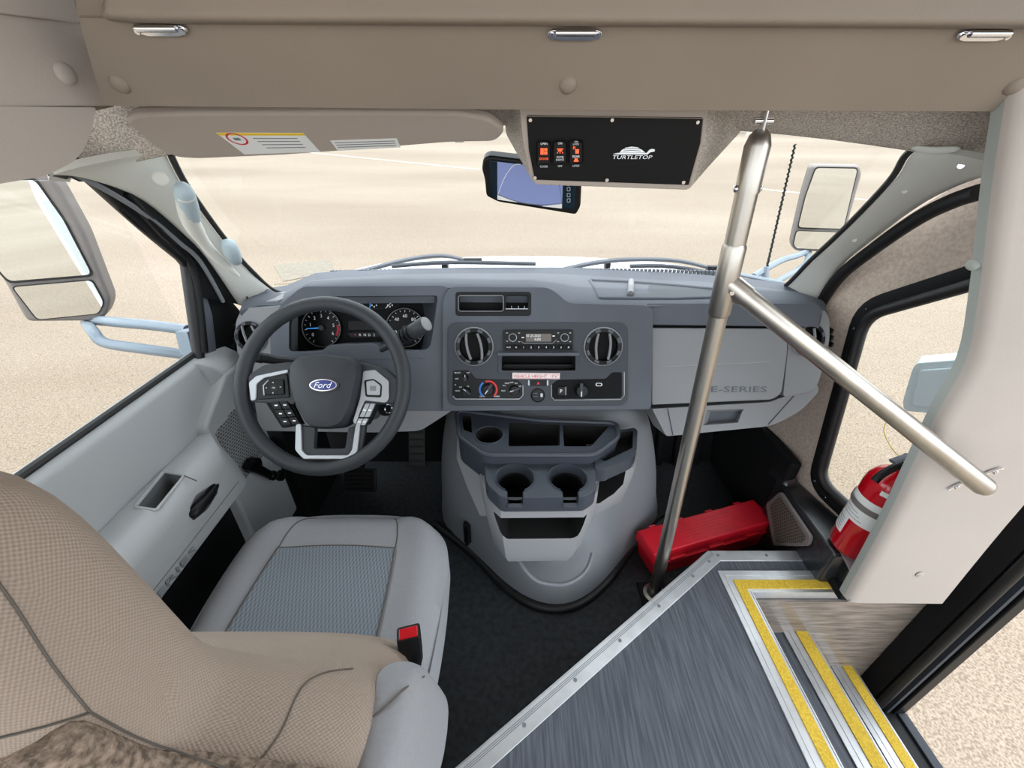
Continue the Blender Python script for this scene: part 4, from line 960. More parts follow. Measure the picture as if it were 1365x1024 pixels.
# ================================================================ ENGINE COVER
ec = root('engine_cover', 'grey moulded engine cover bulging from under the dashboard', 'engine cover', (0.13, 1.0, 0.0))
RG = {
 0.004: [(-.27, 1.26), (-.265, 1.03), (-.13, .915), (-.015, .79), (.085, .728), (.185, .728), (.29, .80), (.405, .93), (.56, 1.06), (.57, 1.26)],
 0.10: [(-.26, 1.26), (-.255, 1.03), (-.125, .92), (-.01, .80), (.09, .742), (.18, .742), (.28, .81), (.39, .93), (.53, 1.05), (.54, 1.26)],
 0.19: [(-.255, 1.26), (-.25, 1.03), (-.125, .925), (-.01, .82), (.085, .768), (.18, .768), (.275, .825), (.385, .935), (.515, 1.04), (.525, 1.26)],
 0.30: [(-.245, 1.26), (-.24, 1.03), (-.14, .94), (-.04, .87), (.07, .84), (.185, .84), (.28, .87), (.38, .945), (.49, 1.03), (.50, 1.26)],
 0.45: [(-.215, 1.26), (-.21, 1.02), (-.15, .965), (-.06, .94), (.06, .93), (.19, .93), (.29, .94), (.37, .96), (.44, 1.02), (.45, 1.26)],
 0.535: [(-.185, 1.26), (-.18, 1.0), (-.14, .975), (-.06, .965), (.06, .96), (.19, .96), (.29, .965), (.35, .975), (.395, 1.0), (.40, 1.26)],
 0.56: [(-.15, 1.25), (-.145, 1.01), (-.11, .995), (-.05, .985), (.06, .98), (.19, .98), (.27, .985), (.32, .995), (.36, 1.01), (.365, 1.25)],
}
rings = [[(x + (x - .14) * .03 , y - (.022 if y < .86 else .01) * (1 if z < .2 else .3), z) for x, y in RG[z]] for z in sorted(RG)]
rings.insert(0, [(x, y, -.004) for x, y, z in rings[0]])
cov = loft('cover_shell', rings, 'cover_grey', ec, subsurf=2)
tube('floor_seal', spline([(x + (x - .14) * 0.03, y - 0.012, 0.012) for x, y in RG[0.004][1:-1]], 6), 0.016, 'rubber', ec, seg=10)
tube('pressed_bead', spline([PZ(u, v, z) for u, v, z in ((692, 748, .215), (700, 760, .205), (712, 772, .19), (728, 778, .18), (752, 779, .18), (772, 770, .19), (784, 756, .205), (790, 738, .22))], 5), 0.006, 'cover_grey', ec, seg=8)
lq = drop([cov], 624, 716) or PZ(624, 716, .05)
lt = obox('hold_down_latch', lq + Vector((0, -.004, .03)), (.012, 0, 0), (0, .004, .04), (0, -.012, .002), 'black_plastic', ec, bevel=0.004)
tube('latch_lever', [lq + Vector((0, -.014, .07)), lq + Vector((0, -.020, .03)), lq + Vector((0, -.03, .0))], 0.007, 'black_gloss', lt, seg=8)

# console organiser riding on the cover
TZ = 0.555
ct = root('console_organizer', 'two-tone grey console organizer with cup holders on the engine cover', 'console', (0.06, 0.8, 0.22))
def tz(u, v, z=TZ): return PZ(u, v, z)
TP = Plane((0, 0, TZ), (0, 0, 1))
# upper tray: rim with three pockets
ot = rpoly([(608, 552), (613, 548), (720, 561), (815, 564), (823, 568), (824, 584), (793, 607), (646, 607), (612, 582)], [3, 3, 8, 4, 4, 6, 10, 10, 6])
ub = [tz(u, v) for u, v in ot]
up = slab('upper_tray', ub, (0, 0, -0.085), 'tray_dark', ct, bevel=0.004)
ck1 = cutter(TP, rpoly([(616, 553), (628, 556), (629, 577), (618, 573)], 2), 0, .075)
ck2 = cutter(TP, rpoly([(678, 563), (746, 566), (746, 594), (678, 595)], 2), 0, .075)
ck3 = cutter(TP, rpoly([(750, 566), (812, 568), (788, 595), (752, 595)], 2), 0, .075)
cc = tz(652, 580); k = (tz(652, 580) - tz(653, 580)).length
ck4 = lathe('c', [(0, -0.075), (18 * k, -0.075), (18 * k, 0.02), (0, 0.02)], cc, (0, 0, 1), 'recess_shade')
cut(up, ck1, ck2, ck3, ck4)
lathe('cup_ring', [(18 * k, 0.0), (18.2 * k, 0.003), (20 * k, 0.003), (20.5 * k, 0.0)], cc, (0, 0, 1), 'tray_dark', up, 28)
tube('tray_rim', [p + Vector((0, 0, 0.001)) for p in ub], 0.006, 'tray_dark', up, seg=8, closed=True)
# cup holder block
CZ = 0.525
cbp = rpoly([(644, 611), (650, 607), (790, 608), (794, 612), (795, 652), (780, 662), (668, 663), (648, 644)], [3, 3, 3, 3, 6, 6, 6, 6])
cb = slab('cup_holder_block', [tz(u, v, CZ) for u, v in cbp], (0, 0, -0.05), 'tray_dark', ct, bevel=0.004)
cs = []
for u in (686.5, 757):
    q = tz(u, 637, CZ); k = (tz(u, 637, CZ) - tz(u + 1, 637, CZ)).length
    cs.append((q, k))
cut(cb, *[lathe('c', [(0, -0.08), (25.5 * k, -0.08), (25.5 * k, 0.03), (0, 0.03)], q, (0, 0, 1), 'recess_shade') for q, k in cs],
    *[box('c', (q.x - 9.5 * k, q.y - 0.12, CZ - 0.024), (q.x + 9.5 * k, q.y, CZ + 0.05), 'recess_shade') for q, k in cs])
for q, k in cs:
    cu = lathe('cup_well', [(26.8 * k, 0.001), (25.5 * k, 0.003), (24.8 * k, -0.002), (24.2 * k, -0.022), (22.4 * k, -0.025), (21.5 * k, -0.075), (0, -0.078)], q, (0, 0, 1), 'tray_dark', ct, 36, a0=-66, a1=246, e1=(1, 0, 0)) if False else lathe('cup_well', [(24.6 * k, -0.026), (22.4 * k, -0.028), (21.5 * k, -0.075), (0, -0.078)], q, (0, 0, 1), 'black_plastic', ct, 36)
    lathe('cup_lip', [(26.8 * k, 0.0005), (26.2 * k, 0.0035), (25.0 * k, 0.0025), (24.6 * k, -0.026), (25.2 * k, -0.026), (25.6 * k, 0.0)], q, (0, 0, 1), 'tray_dark', cu, 32, a0=-62, a1=242, e1=(1, 0, 0))
    box('cup_notch', (q.x - 9.5 * k, tz(690, 665, CZ).y - 0.004, CZ - 0.030), (q.x + 9.5 * k, q.y - 22 * k, CZ - 0.024), 'tray_dark', cu)
# light body below with the open front pocket
top = [tz(u, v, CZ - 0.05) for u, v in cbp]; YF = min(p.y for p in top)
body_pix = [(646, 622), (653, 664), (666, 676), (780, 675), (793, 662), (797, 622), (797, 612), (646, 612)]
t0 = [tz(u, v, CZ - .045) for u, v in ((640, 632), (646, 655), (667, 674), (781, 673), (797, 656), (800, 632))]
def down(p, z, s, dy=0.0):
    c = Vector((0.055, 0.80, 0)); return Vector((c.x + (p.x - c.x) * s, p.y + dy, z))
# close the ring at the back inside the cover
def ringat(z, s, dy): 
    f = [down(p, z, s, dy) for p in t0]
    return f + [Vector((f[-1].x, 0.95, z)), Vector((f[0].x, 0.95, z))]
lb = loft('pocket_body', [ringat(CZ - .046, 1.0, 0), ringat(CZ - .12, .99, 0.0), ringat(0.27, .87, 0.012), ringat(0.225, .80, 0.03)], 'tray_light', ct, bevel=0.006, segs=3)
pl_f = Plane((0, t0[2].y, 0.4), (0, -1, 0))
cut(lb, cutter(pl_f, rpoly([(657, 691), (784, 691), (770, 718), (762, 721), (676, 721), (666, 712)], 3), 0, .10), *[lathe('c', [(0, -0.09), (22.5 * k, -0.09), (22.5 * k, 0.03), (0, 0.03)], q, (0, 0, 1), 'recess_shade') for q, k in cs])
# left wing joining tray and cover
slab('side_wing', [tz(607, 576, .50), tz(646, 618, .46), tz(652, 690, .36), tz(640, 690, .30), tz(622, 650, .36), tz(610, 610, .45)], (0.01, 0.06, 0), 'tray_light', ct, bevel=0.008)
# right hand side pocket
SZ = 0.53
so3 = rpoly([(824, 574), (846, 570), (850, 574), (849, 600), (843, 610), (806, 626), (793, 626), (793, 610)], 3)
sp_ = slab('side_tray', [tz(u, v, SZ) for u, v in so3], (0, 0, -0.04), 'tray_dark', ct, bevel=0.003)
cut(sp_, cutter(Plane((0, 0, SZ), (0, 0, 1)), rpoly([(826, 577), (844, 574), (843, 597), (806, 615), (799, 611), (822, 592)], 2), 0, .03))
s0 = [tz(u, v, SZ - .04) for u, v in ((793, 640), (806, 640), (845, 622), (851, 606))]
def sring(z, s, dy):
    c = Vector((0.22, 0, 0)); f = [Vector((c.x + (p.x - c.x) * s, p.y + dy, z)) for p in s0]
    return f + [Vector((f[-1].x, 0.98, z)), Vector((f[0].x, 0.98, z))]
sb = loft('side_pocket_body', [sring(SZ - .041, 1, 0), sring(SZ - .09, 1, 0), sring(0.34, .92, 0.02), sring(0.27, .75, 0.07)], 'tray_light', ct, bevel=0.006, segs=3)
pcut = [(798, 644), (838, 630), (834, 650), (822, 664), (798, 676)]
cut(sb, cutter(Plane(s0[1], (.35, -.93, 0)), pcut, .0, .10))

# ================================================================ DRIVER SEAT
SXC = -0.405
ds = root('driver_seat', 'grey cloth driver seat with built-in headrest and folded armrest', 'seat', (SXC, 0.45, 0.0))
# cushion: plan outline, domed top
def cush(s, t):
    """s -1..1 across, t 0 (front) .. 1 (rear) -> point on the top face"""
    y = 0.738 - 0.39 * t; hw = 0.238 + 0.012 * math.sin(t * math.pi)
    rnd = max(0.0, (0.34 - t) / 0.34); hw -= 0.062 * rnd ** 2.6
    x = SXC + hw * s + 0.01 * t
    z = 0.410 - 0.012 * t + 0.018 * math.exp(-((abs(s) - 0.80) / 0.16) ** 2) - 0.022 * max(0, (abs(s) - 0.86) / 0.14) ** 2
    z -= 0.035 * max(0, (0.14 - t) / 0.14) ** 2
    y -= 0.02 * (abs(s) ** 3) * max(0, 1 - t * 3)
    return Vector((x, y, z))
NS, NT = 28, 26
vs = []; fs = []
for j in range(NT + 1):
    for i in range(NS + 1): vs.append(cush(-1 + 2 * i / NS, j / NT))
for j in range(NT):
    for i in range(NS):
        a = j * (NS + 1) + i; fs.append([a, a + 1, a + NS + 2, a + NS + 1])
edge = [i for i in range(NS + 1)] + [j * (NS + 1) + NS for j in range(1, NT + 1)] + [NT * (NS + 1) + i for i in range(NS - 1, -1, -1)] + [j * (NS + 1) for j in range(NT - 1, 0, -1)]
base = len(vs); cxy = Vector((SXC, 0.56, 0))
for lev, (k, dz) in enumerate(((1.012, -0.03), (1.01, -0.10), (0.97, -0.17))):
    for e in edge:
        p = vs[e]; q = cxy + (Vector((p.x, p.y, 0)) - cxy) * k; vs.append(Vector((q.x, q.y, 0.415 + dz - 0.01 * lev)))
n = len(edge)
for i in range(n):
    j = (i + 1) % n
    fs.append([edge[i], edge[j], base + j, base + i])
    for l in range(2): fs.append([base + l * n + i, base + l * n + j, base + (l + 1) * n + j, base + (l + 1) * n + i])
fs.append([base + 2 * n + i for i in range(n)])
mesh('cushion', vs, fs, 'seat_side', ds, smooth=60)
# woven insert lying in the cushion
I0 = [[cush(-0.58 - 0.10 * t + (1.10 + 0.14 * t) * i / 14, 0.30 + 0.02 * math.cos((i / 14 - .5) * 3) * -1 * (1 - t) + t * 0.72) + Vector((0, 0, 0.0035)) for i in range(15)] for t in [j / 14 for j in range(15)]]
sheet('cushion_insert', I0, 0.006, 'seat_insert', ds, smooth=60)
for nm, pts in (('stitch_seam', [I0[j][0] + Vector((0, 0, .001)) for j in range(15)]), ('stitch_seam', [I0[j][14] + Vector((0, 0, .001)) for j in range(15)]), ('stitch_seam', I0[0])):
    tube(nm, pts, 0.0016, 'seam', ds, seg=5)
for s_ in (-0.58, 0.52): tube('stitch_seam', [cush(s_ - 0.03 * t * (1 if s_ < 0 else -1), 0.29 * (1 - t)) + Vector((0, 0, .001)) for t in [i / 8 for i in range(9)]], 0.0013, 'seam', ds, seg=5)
box('seat_pedestal', (SXC - 0.20, 0.30, 0.0), (SXC + 0.20, 0.66, 0.26), 'black_plastic', ds, bevel=0.01)
for x in (SXC - .17, SXC + .17): box('seat_rail', (x - .02, 0.22, 0.0), (x + .02, 0.72, 0.03), 'black_plastic', ds)

# backrest with the headrest grown out of it: rings stacked upward
def bring(z, w, yf, yb, xo=0.0, n=24, e=.45):
    out = []
    for i in range(n):
        a = 2 * math.pi * i / n; cs_, sn = math.cos(a), math.sin(a)
        out.append(Vector((SXC + xo + w * math.copysign(abs(cs_) ** e, cs_), (yf + yb) / 2 + (yf - yb) / 2 * math.copysign(abs(sn) ** (e + .15), sn), z)))
    return out
BR = [(0.34, .235, .42, .29), (0.42, .25, .415, .26), (0.55, .262, .36, .215), (0.64, .268, .315, .165), (0.685, .27, .275, .125), (0.715, .268, .250, .105), (0.738, .260, .236, .100), (0.762, .215, .228, .098), (0.785, .15, .226, .096), (0.80, .122, .224, .094), (0.83, .118, .224, .092), (0.93, .113, .222, .088), (1.00, .108, .220, .082), (1.045, .102, .212, .082), (1.07, .085, .195, .09), (1.08, .05, .170, .11)]
rings = [bring(*b) for b in BR]
loft_uv(loft('backrest', rings, 'seat_weave', ds, subsurf=1, smooth=60), 24)
# carpeted back shell, slightly proud of the rear
bs = [bring(z + dz_, w + .006, yf, yb - .006) for z, dz_, w, yf, yb in ((.40, 0, .20, .30, .262), (.42, 0, .222, .30, .26), (.55, 0, .236, .255, .215), (.64, 0, .246, .21, .165), (.685, 0, .256, .17, .125), (.715, .002, .268, .152, .105), (.738, .005, .260, .146, .10), (.762, .007, .215, .143, .098), (.785, .008, .15, .141, .096), (.80, .008, .122, .139, .094), (.83, 0, .118, .136, .092), (.885, 0, .115, .131, .090), (.905, 0, .112, .127, .090), (.91, 0, .10, .115, .092))]
loft('back_shell', bs, 'carpet_back', ds, subsurf=1, smooth=60)
def bpt(k, side, fy):
    z, w, yf, yb = BR[k]; return Vector((SXC + side * w, yb + (yf - yb) * fy, z))
BK = [bpy.data.objects[n] for n in ('backrest', 'back_shell')]
for pix in ([(-20, 755), (20, 810), (70, 888), (120, 950)], [(120, 950), (60, 968), (-10, 985)], [(120, 950), (180, 982), (250, 1008), (330, 1034)], [(330, 1034), (372, 980), (400, 920), (430, 898), (470, 892)]):
    L3 = drop_line(BK, pix, 0.0005, 4)
    if len(L3) > 2: tube('stitch_seam', L3, 0.0009, 'seam', ds, seg=5)
# armrest folded up beside the backrest
ax = SXC + 0.272
ar = []
for z, hw, yf, yb in ((0.40, .028, .33, .24), (0.43, .032, .325, .20), (0.55, .034, .295, .155), (0.64, .034, .272, .125), (0.690, .031, .255, .11), (0.720, .024, .235, .125), (0.727, .012, .205, .145)):
    ar.append([Vector((ax + hw * math.copysign(abs(math.cos(a)) ** .6, math.cos(a)), (yf + yb) / 2 + (yf - yb) / 2 * math.copysign(abs(math.sin(a)) ** .6, math.sin(a)), z)) for a in [2 * math.pi * i / 16 for i in range(16)]])
am = loft('armrest', ar, 'seat_side', ds, subsurf=1, smooth=60)
SMP = [p for p in [drop([am], u, v, .0005) for u, v in ((482, 968), (505, 950), (540, 918), (565, 902))] if p is not None]
if len(SMP) > 1: tube('stitch_seam', spline(SMP, 5), 0.0012, 'seam', am, seg=5)
disc('armrest_pivot', (SXC + .25, .26, .53), (1, 0, 0), 0.03, 0.03, 'black_plastic', am)
# belt buckle
bkl = root('seat_belt_buckle', 'black seat belt buckle with red release button beside the seat', 'buckle', PX(548, 900, -0.135))
q = PX(547, 862, -0.145); upv = Vector((0.04, 0.05, 1)).normalized(); sd_ = Vector((1, 0.25, 0)).normalized(); fw = upv.cross(sd_)
loft('buckle_body', [[q + sd_ * a * .016 * k_ + fw * b * .011 * k_ + upv * h for a, b in ((-1, -1), (1, -1), (1, 1), (-1, 1))] for h, k_ in ((-0.045, .75), (-0.02, 1), (0.032, 1.0), (0.036, .92))], 'black_plastic', bkl, bevel=0.003)
obox('release_button', q + upv * .0365 - fw * .002, sd_ * .0125, fw * .007, upv * .002, 'red_gloss', bkl, bevel=0.001)
tube('buckle_stalk', spline([q - upv * .04, q - upv * .08 + Vector((0, .005, 0)), q - upv * .17 + Vector((-.02, .02, 0))], 4), 0.007, 'black_plastic', bkl, seg=8)

# ================================================================ OVERHEAD
oc = root('overhead_cabinet', 'padded beige vinyl overhead cabinet across the cab opening', 'cabinet', (VC, 0.66, 1.27))
HP = Plane((0, 0.68, 1.268), (0, -0.62, -0.785))    # header face leans back over the driver
Hn = Plane(PY(683, 146, 0.68), (0, -0.80, -0.60))
hdr = pslab('header_panel', Hn, rpoly([(138, 141), (104, 24), (760, 34), (1500, 40), (1500, 149), (756, 147)], [3, 2, 2, 2, 2, 2]), 0.0, 0.03, 'vinyl', oc, bevel=0.006, segs=3)
bm_ = Hn.p(683, 34)
FP = Plane((0, bm_.y - 0.012, bm_.z), (0, -0.985, -0.17))
rowsF = []
for off, dv in ((-0.03, 4), (0.004, 1), (0.012, -4), (0.014, -12), (0.010, -30), (0.006, -60), (0.0, -120)):
    rowsF.append([FP.p(u, (30 + (u - 130) * 0.006) + dv - (8 if u < 140 else 0), off) for u in (133, 150, 300, 500, 760, 1000, 1300, 1520)])
for zz in (1.55, 1.70, 1.859): rowsF.append([Vector((p.x * (1 + (zz - 1.45) * .25), rowsF[6][0].y - .004, zz)) for p in rowsF[6]])
sheet('flap_door', rowsF, 0.02, 'vinyl', oc, subsurf=2)
pslab('frame_strip', Hn, [(96, -40), (150, -40), (150, 30), (104, 28)], -0.005, 0.03, 'vinyl', oc)
for i, (u, v) in enumerate(((215, 39), (766, 45), (1311, 46))):
    s = Hn.sc(u, v); c = Hn.p(u, v, 0.002)
    hg = slab('hinge', [c + Hn.e1 * a * s + Hn.e2 * b * s for a, b in rpoly([(-36, 3), (-30, 6), (30, 6), (36, 3), (36, -2), (22, -7), (-22, -7), (-36, -2)], 3)], Hn.n * 0.003, 'chrome', oc, bevel=0.001)
    tube('hinge_barrel', [c + Hn.e1 * a * s + Hn.e2 * 5 * s + Hn.n * .007 for a in (-26, 26)], 4.2 * s, 'chrome', hg, seg=12)
    for a in (-30, 30): disc('hinge_screw', c + Hn.e1 * a * s + Hn.n * .003, Hn.n, 3.4 * s, 0.003, 'chrome', hg, 12)
for u, v in ((160, 112), (757, 113), (1353, 114)):
    button('trim_button', Hn.p(u, v, -0.001), Hn.n, 12 * Hn.sc(u, v), 0.007, 'vinyl', oc)

# ---- sun visor
VPn = Plane(PY(420, 180, 0.78), (0, -0.55, -0.83))
vz = root('sun_visor', 'taupe sun visor with warning labels above the windshield', 'sun visor', VPn.p(420, 150))
vo = rpoly([(166, 163), (180, 154), (250, 152), (480, 151), (610, 152), (655, 160), (674, 177), (660, 190), (600, 191), (480, 201), (380, 208), (265, 213), (235, 211), (206, 196)], [6, 8, 6, 6, 12, 12, 10, 10, 12, 6, 6, 10, 10, 10])
pslab('visor_pad', VPn, vo, 0.008, 0.016, 'visor_cloth', vz, bevel=0.006, segs=4)
def vq(a): return [VPn.p(u, v, .0083) for u, v in a]
l1 = slab('warning_label', vq([(288, 177), (404, 177.5), (427, 202.5), (326, 206)]), -VPn.n * .0006, 'label_white', vz, smooth=0)
slab('label_band', [p + VPn.n * .0003 for p in vq([(288, 177), (404, 177.5), (406.5, 180.5), (292, 180.5)])], -VPn.n * .0003, 'yellow_tag', l1, smooth=0)
oc_ = VPn.p(316, 185.5, .0086)
lathe('prohibition_ring', [(0.0125, 0), (0.014, 0.0002), (0.0155, 0)], oc_, VPn.n, 'print_red', l1, 28)
obox('ring_figure', oc_, VPn.e1 * .005, VPn.e2 * .003, VPn.n * .0003, 'print_grey', l1)
bars('print_lines', [vq([(337 + 6 * i, 184 + 4.2 * i), (396 + 3.6 * i, 184 + 4.0 * i), (396.6 + 3.6 * i, 184.9 + 4.0 * i), (337.6 + 6 * i, 184.9 + 4.2 * i)]) for i in range(4)], VPn.n * .0003, 'print_grey', l1)
l2 = slab('information_label', vq([(440, 187.5), (529, 184.5), (534, 196.5), (450, 201)]), -VPn.n * .0006, 'label_white', vz, smooth=0)
bars('print_lines', [vq([(446 + 2 * i, 190 + 3 * i), (526 + i, 187.4 + 3 * i), (526.3 + i, 188.2 + 3 * i), (446.4 + 2 * i, 190.8 + 3 * i)]) for i in range(3)], VPn.n * .0003, 'print_grey', l2)
tube('pivot_rod', [VPn.p(190, 193, -.004), VPn.p(260, 160, -.004)], 0.006, 'pillar_grey', vz)
disc('pivot_mount', VPn.p(192, 196, -.006), VPn.n, 0.018, 0.012, 'pillar_grey', vz)
box('visor_clip', VPn.p(605, 190, -.008), VPn.p(618, 186, -.008) + Vector((0, .012, .012)), 'pillar_grey', vz, bevel=0.003)

# ---- mirror with camera monitor
MP = Plane(PY(710, 250, 0.87), (-0.06, -0.93, -0.30), (1, 0.0, -0.0))
mo = root('rear_view_monitor', 'rear-view mirror with a lit blue camera screen on the windshield', 'monitor', MP.p(715, 215))
pslab('monitor_housing', MP, rpoly([(644, 212), (652, 208), (770, 222), (776, 232), (774, 276), (768, 287), (664, 270), (648, 262), (646, 240), (642, 226)], 4), 0.0, 0.03, 'black_plastic', mo, bevel=0.005, segs=3)
pslab('mirror_face', MP, rpoly([(652, 214), (768, 227), (766, 280), (656, 264)], 3), 0.002, 0.004, 'mon_side', mo, bevel=0.001)
scn2 = pslab('camera_screen', MP, [(663, 216), (751, 226), (749, 278), (663, 266)], 0.003, 0.002, 'mon_lit', mo, smooth=0)
tube('guide_arc', spline([MP.p(u, v, .0034) for u, v in ((664, 259), (672, 238), (684, 221), (694, 219))], 4), 0.0006, 'print_white', scn2, seg=4)
tube('guide_arc', spline([MP.p(u, v, .0034) for u, v in ((664, 259), (690, 269), (720, 273), (749, 271))], 4), 0.0006, 'print_grey', scn2, seg=4)
tube('guide_arc', spline([MP.p(u, v, .0034) for u, v in ((737, 226), (745, 245), (749, 271))], 4), 0.0006, 'print_grey', scn2, seg=4)
slab('screen_corner', MP.pts([(663, 260), (690, 270), (663, 266)], .0034), MP.n * .0002, 'label_white', scn2, smooth=0)
slab('screen_corner', MP.pts([(722, 275), (749, 272), (749, 278)], .0034), MP.n * .0002, 'label_white', scn2, smooth=0)
for v in (245, 252, 260, 267): tube('touch_icon', [MP.p(u_, v_, .0034) for u_, v_ in rr(756, v - 2, 760, v + 2.5, .6, 2)], 0.0003, 'print_white', mo, seg=4, closed=True)
tube('mount_stem', [MP.p(712, 225, -.03), MP.p(712, 190, -.05)], 0.008, 'black_plastic', mo)

# ---- overhead switch box
SPn = Plane(PY(815, 200, 0.755), (0, -0.97, -0.24))
sw = root('switch_console', 'wedge-shaped overhead console with black switch panel and turtle emblem', 'switch console', SPn.p(815, 150, -.05))
f0 = rpoly([(692, 140), (945, 140), (938, 190), (922, 249), (916, 253), (716, 246), (708, 240), (697, 190)], [2, 2, 4, 5, 5, 6, 6, 4])
b0 = rpoly([(672, 130), (1000, 130), (986, 178), (975, 186), (940, 190), (730, 184), (678, 186), (674, 176)], [2, 2, 4, 5, 5, 6, 6, 4])
f3 = SPn.pts(f0, 0.0); b3 = [PY(u, v, 0.855) for u, v in b0]
loft('console_shell', [b3, SPn.pts(f0, -0.01), f3], 'headliner', sw, smooth=40)
m_ = sum(f3, Vector()) / len(f3)
pf = pslab('panel_frame', SPn, f0, 0.004, 0.006, 'visor_cloth', sw, bevel=0.002)
sp2 = pslab('switch_panel', SPn, rpoly([(702, 154), (938, 157), (935, 190), (919, 247), (713, 240), (705, 200)], 3), 0.0065, 0.004, 'black_panel', sw, bevel=0.001)
tube('panel_edge', [SPn.p(702, 155, .0062), SPn.p(820, 156, .0062), SPn.p(937, 158, .0062), SPn.p(934, 190, .0062), SPn.p(918, 247, .0062)], 0.0008, 'vinyl', sp2, seg=4)
for u, v in ((707, 160), (816, 160), (930, 163), (713, 237), (809, 240), (911, 243)):
    disc('panel_screw', SPn.p(u, v, .0066), SPn.n, 2.4 * SPn.sc(u, v), 0.0015, 'chrome', sp2, 12)
for i, (u, tx) in enumerate(((725, ('OPEN', 'DOOR', 'CLOSE')), (746.5, ('ON', 'DOME\nLIGHTS', 'OFF')), (768, ('UN-\nLOCK', 'REAR', 'LOCK')))):
    v = 205 - 0.5 * i; s = SPn.sc(u, v)
    W_ = loft('rocker_switch', [SPn.pts(rr(u - 9.5, v - 17.5, u + 9.5, v + 16, 3), .006), SPn.pts(rr(u - 9, v - 17, u + 9, v + 15.5, 3), .012), SPn.pts(rr(u - 8, v - 14, u + 8, v + 12, 3), .0095)], 'black_plastic', sw, smooth=30)
    ptext('switch_text', tx[0], SPn, u, v - 13.5, .0128, 2.6 if i < 2 else 5, 'print_white', W_)
    ptext('switch_text', tx[1], SPn, u, v + (6.5 if i != 2 else 4.5), .0118, 2.8 if i != 1 else 5.5, 'orange_lit' if i == 0 else 'print_white', W_)
    ptext('switch_text', tx[2], SPn, u, v + 16.8, .0072, 2.4, 'print_white', W_)
    def q4(a, b, c_, d): return [SPn.p(u + a, v + b, .0112), SPn.p(u + c_, v + b, .0112), SPn.p(u + c_, v + d, .0112), SPn.p(u + a, v + d, .0112)]
    if i == 0: qs = [q4(-4.5, -7.5, -.4, 1), q4(.4, -7.5, 4.5, -4), q4(.4, -3.2, 4.5, 1)]
    elif i == 1: qs = [q4(-4, -6.5, 4, -5.3), q4(-2.6, -4.8, 2.6, -2.6), q4(-4, -1.8, -3, 0), q4(-.5, -1.8, .5, 0), q4(3, -1.8, 4, 0)]
    else: qs = [q4(-1, -5, 3.6, 0.5), q4(-4, -8, -3.2, -5), q4(-4, -8.6, -1.4, -7.8), q4(-2, -8, -1.2, -5), q4(-2, 7, 2, 11.5), q4(-3, 9.5, -2, 11.5), q4(2, 9.5, 3, 11.5)]
    bars('lit_icon', qs, SPn.n * .0006, 'orange_lit', W_)
# turtle emblem and name
lg_ = pslab('emblem_shell', SPn, [(826, 203.5), (829, 200), (834, 197), (842, 195.6), (850, 196.5), (856, 200), (860, 203.5)], .0070, .0006, 'print_white', sw, smooth=0)
pslab('emblem_body', SPn, [(822, 204.2), (826, 203.8), (862, 204), (866, 199.5), (870, 198.5), (873, 199.5), (872.5, 202), (867, 203), (863, 206), (824, 206), (817, 205.4)], .0070, .0006, 'print_white', sw, smooth=0)
for y0 in (198.3, 201): pslab('emblem_stripe', SPn, [(831, y0), (842, y0 - .9), (854, y0), (854, y0 + .6), (842, y0 - .3), (831, y0 + .6)], .0073, .0003, 'black_gloss', sw, smooth=0)
ptext('emblem_name', 'TURTLETOP', SPn, 843, 209.4, .0068, 4.5, 'print_white', sw, 52, shear=0.12)

# ================================================================ GRAB RAIL
gr_ = root('grab_rail', 'brushed steel grab pole with a slanting handrail at the entry', 'grab rail', (0.44, 0.766, 0.0))
foot = PZ(872, 792, 0.005); topp = PY(1014, 176, 0.752)
def pole(t): return foot.lerp(topp, t)
tj = PY(969, 374, 0.757)
tpar = (tj.z - foot.z) / (topp.z - foot.z)
tube('lower_pole', [foot, pole(tpar - .02)], 0.0172, 'steel', gr_, seg=24)
tube('upper_pole', [pole(tpar + .02), pole(.985)], 0.0180, 'steel', gr_, seg=24)
tube('upper_sleeve', [pole(.93), pole(.985), pole(.997), pole(1.003)], [0.0195, 0.0195, 0.015, 0.008], 'steel', gr_, seg=24)
for s_ in (-1, 1): button('sleeve_screw', pole(.935) + Vector((s_ * .019, 0, 0)), (s_, 0, 0), 0.006, 0.005, 'chrome', gr_)
endp = PY(1318, 654, 0.535)
rd = (endp - pole(tpar)).normalized()
te = tube('tee_fitting', [pole(tpar - .055), pole(tpar - .05), pole(tpar + .05), pole(tpar + .055)], [0.0175, 0.0205, 0.0205, 0.0185], 'steel', gr_, seg=24)
tube('tee_branch', [pole(tpar), pole(tpar) + rd * .045], 0.0200, 'steel', te, seg=24)
disc('set_screw', pole(tpar) + rd * .02 + Vector((-.012, -.017, -.004)), (-.3, -1, 0), 0.004, 0.003, 'chrome', te, 12)
L = (endp - pole(tpar)).length
ha = tube('handrail', [pole(tpar) + rd * .04, pole(tpar) + rd * (L - .012), pole(tpar) + rd * (L - .003), pole(tpar) + rd * L], [0.0178, 0.0178, 0.014, 0.006], 'steel', gr_, seg=24)
# ceiling bracket
tube('ceiling_tongue', [pole(1.0), pole(1.04)], 0.010, 'chrome', gr_, seg=8, flat=.4)
tube('tongue_bolt', [pole(1.012) + Vector((-.014, 0, 0)), pole(1.012) + Vector((.014, 0, 0))], 0.005, 'chrome', gr_, seg=10)
disc('ceiling_flange', pole(1.036) , (0, -.2, -1), 0.036, 0.006, 'chrome', gr_, 28)
# foot plate
box('foot_plate', (foot.x - .045, foot.y - .04, 0.0), (foot.x + .045, foot.y + .04, 0.008), 'black_plastic', gr_, bevel=0.003)
lathe('foot_flange', [(0.034, 0.008), (0.034, 0.011), (0.024, 0.014), (0.019, 0.03), (0.017, 0.03)], (foot.x, foot.y, 0), (0, 0, 1), 'steel', gr_)

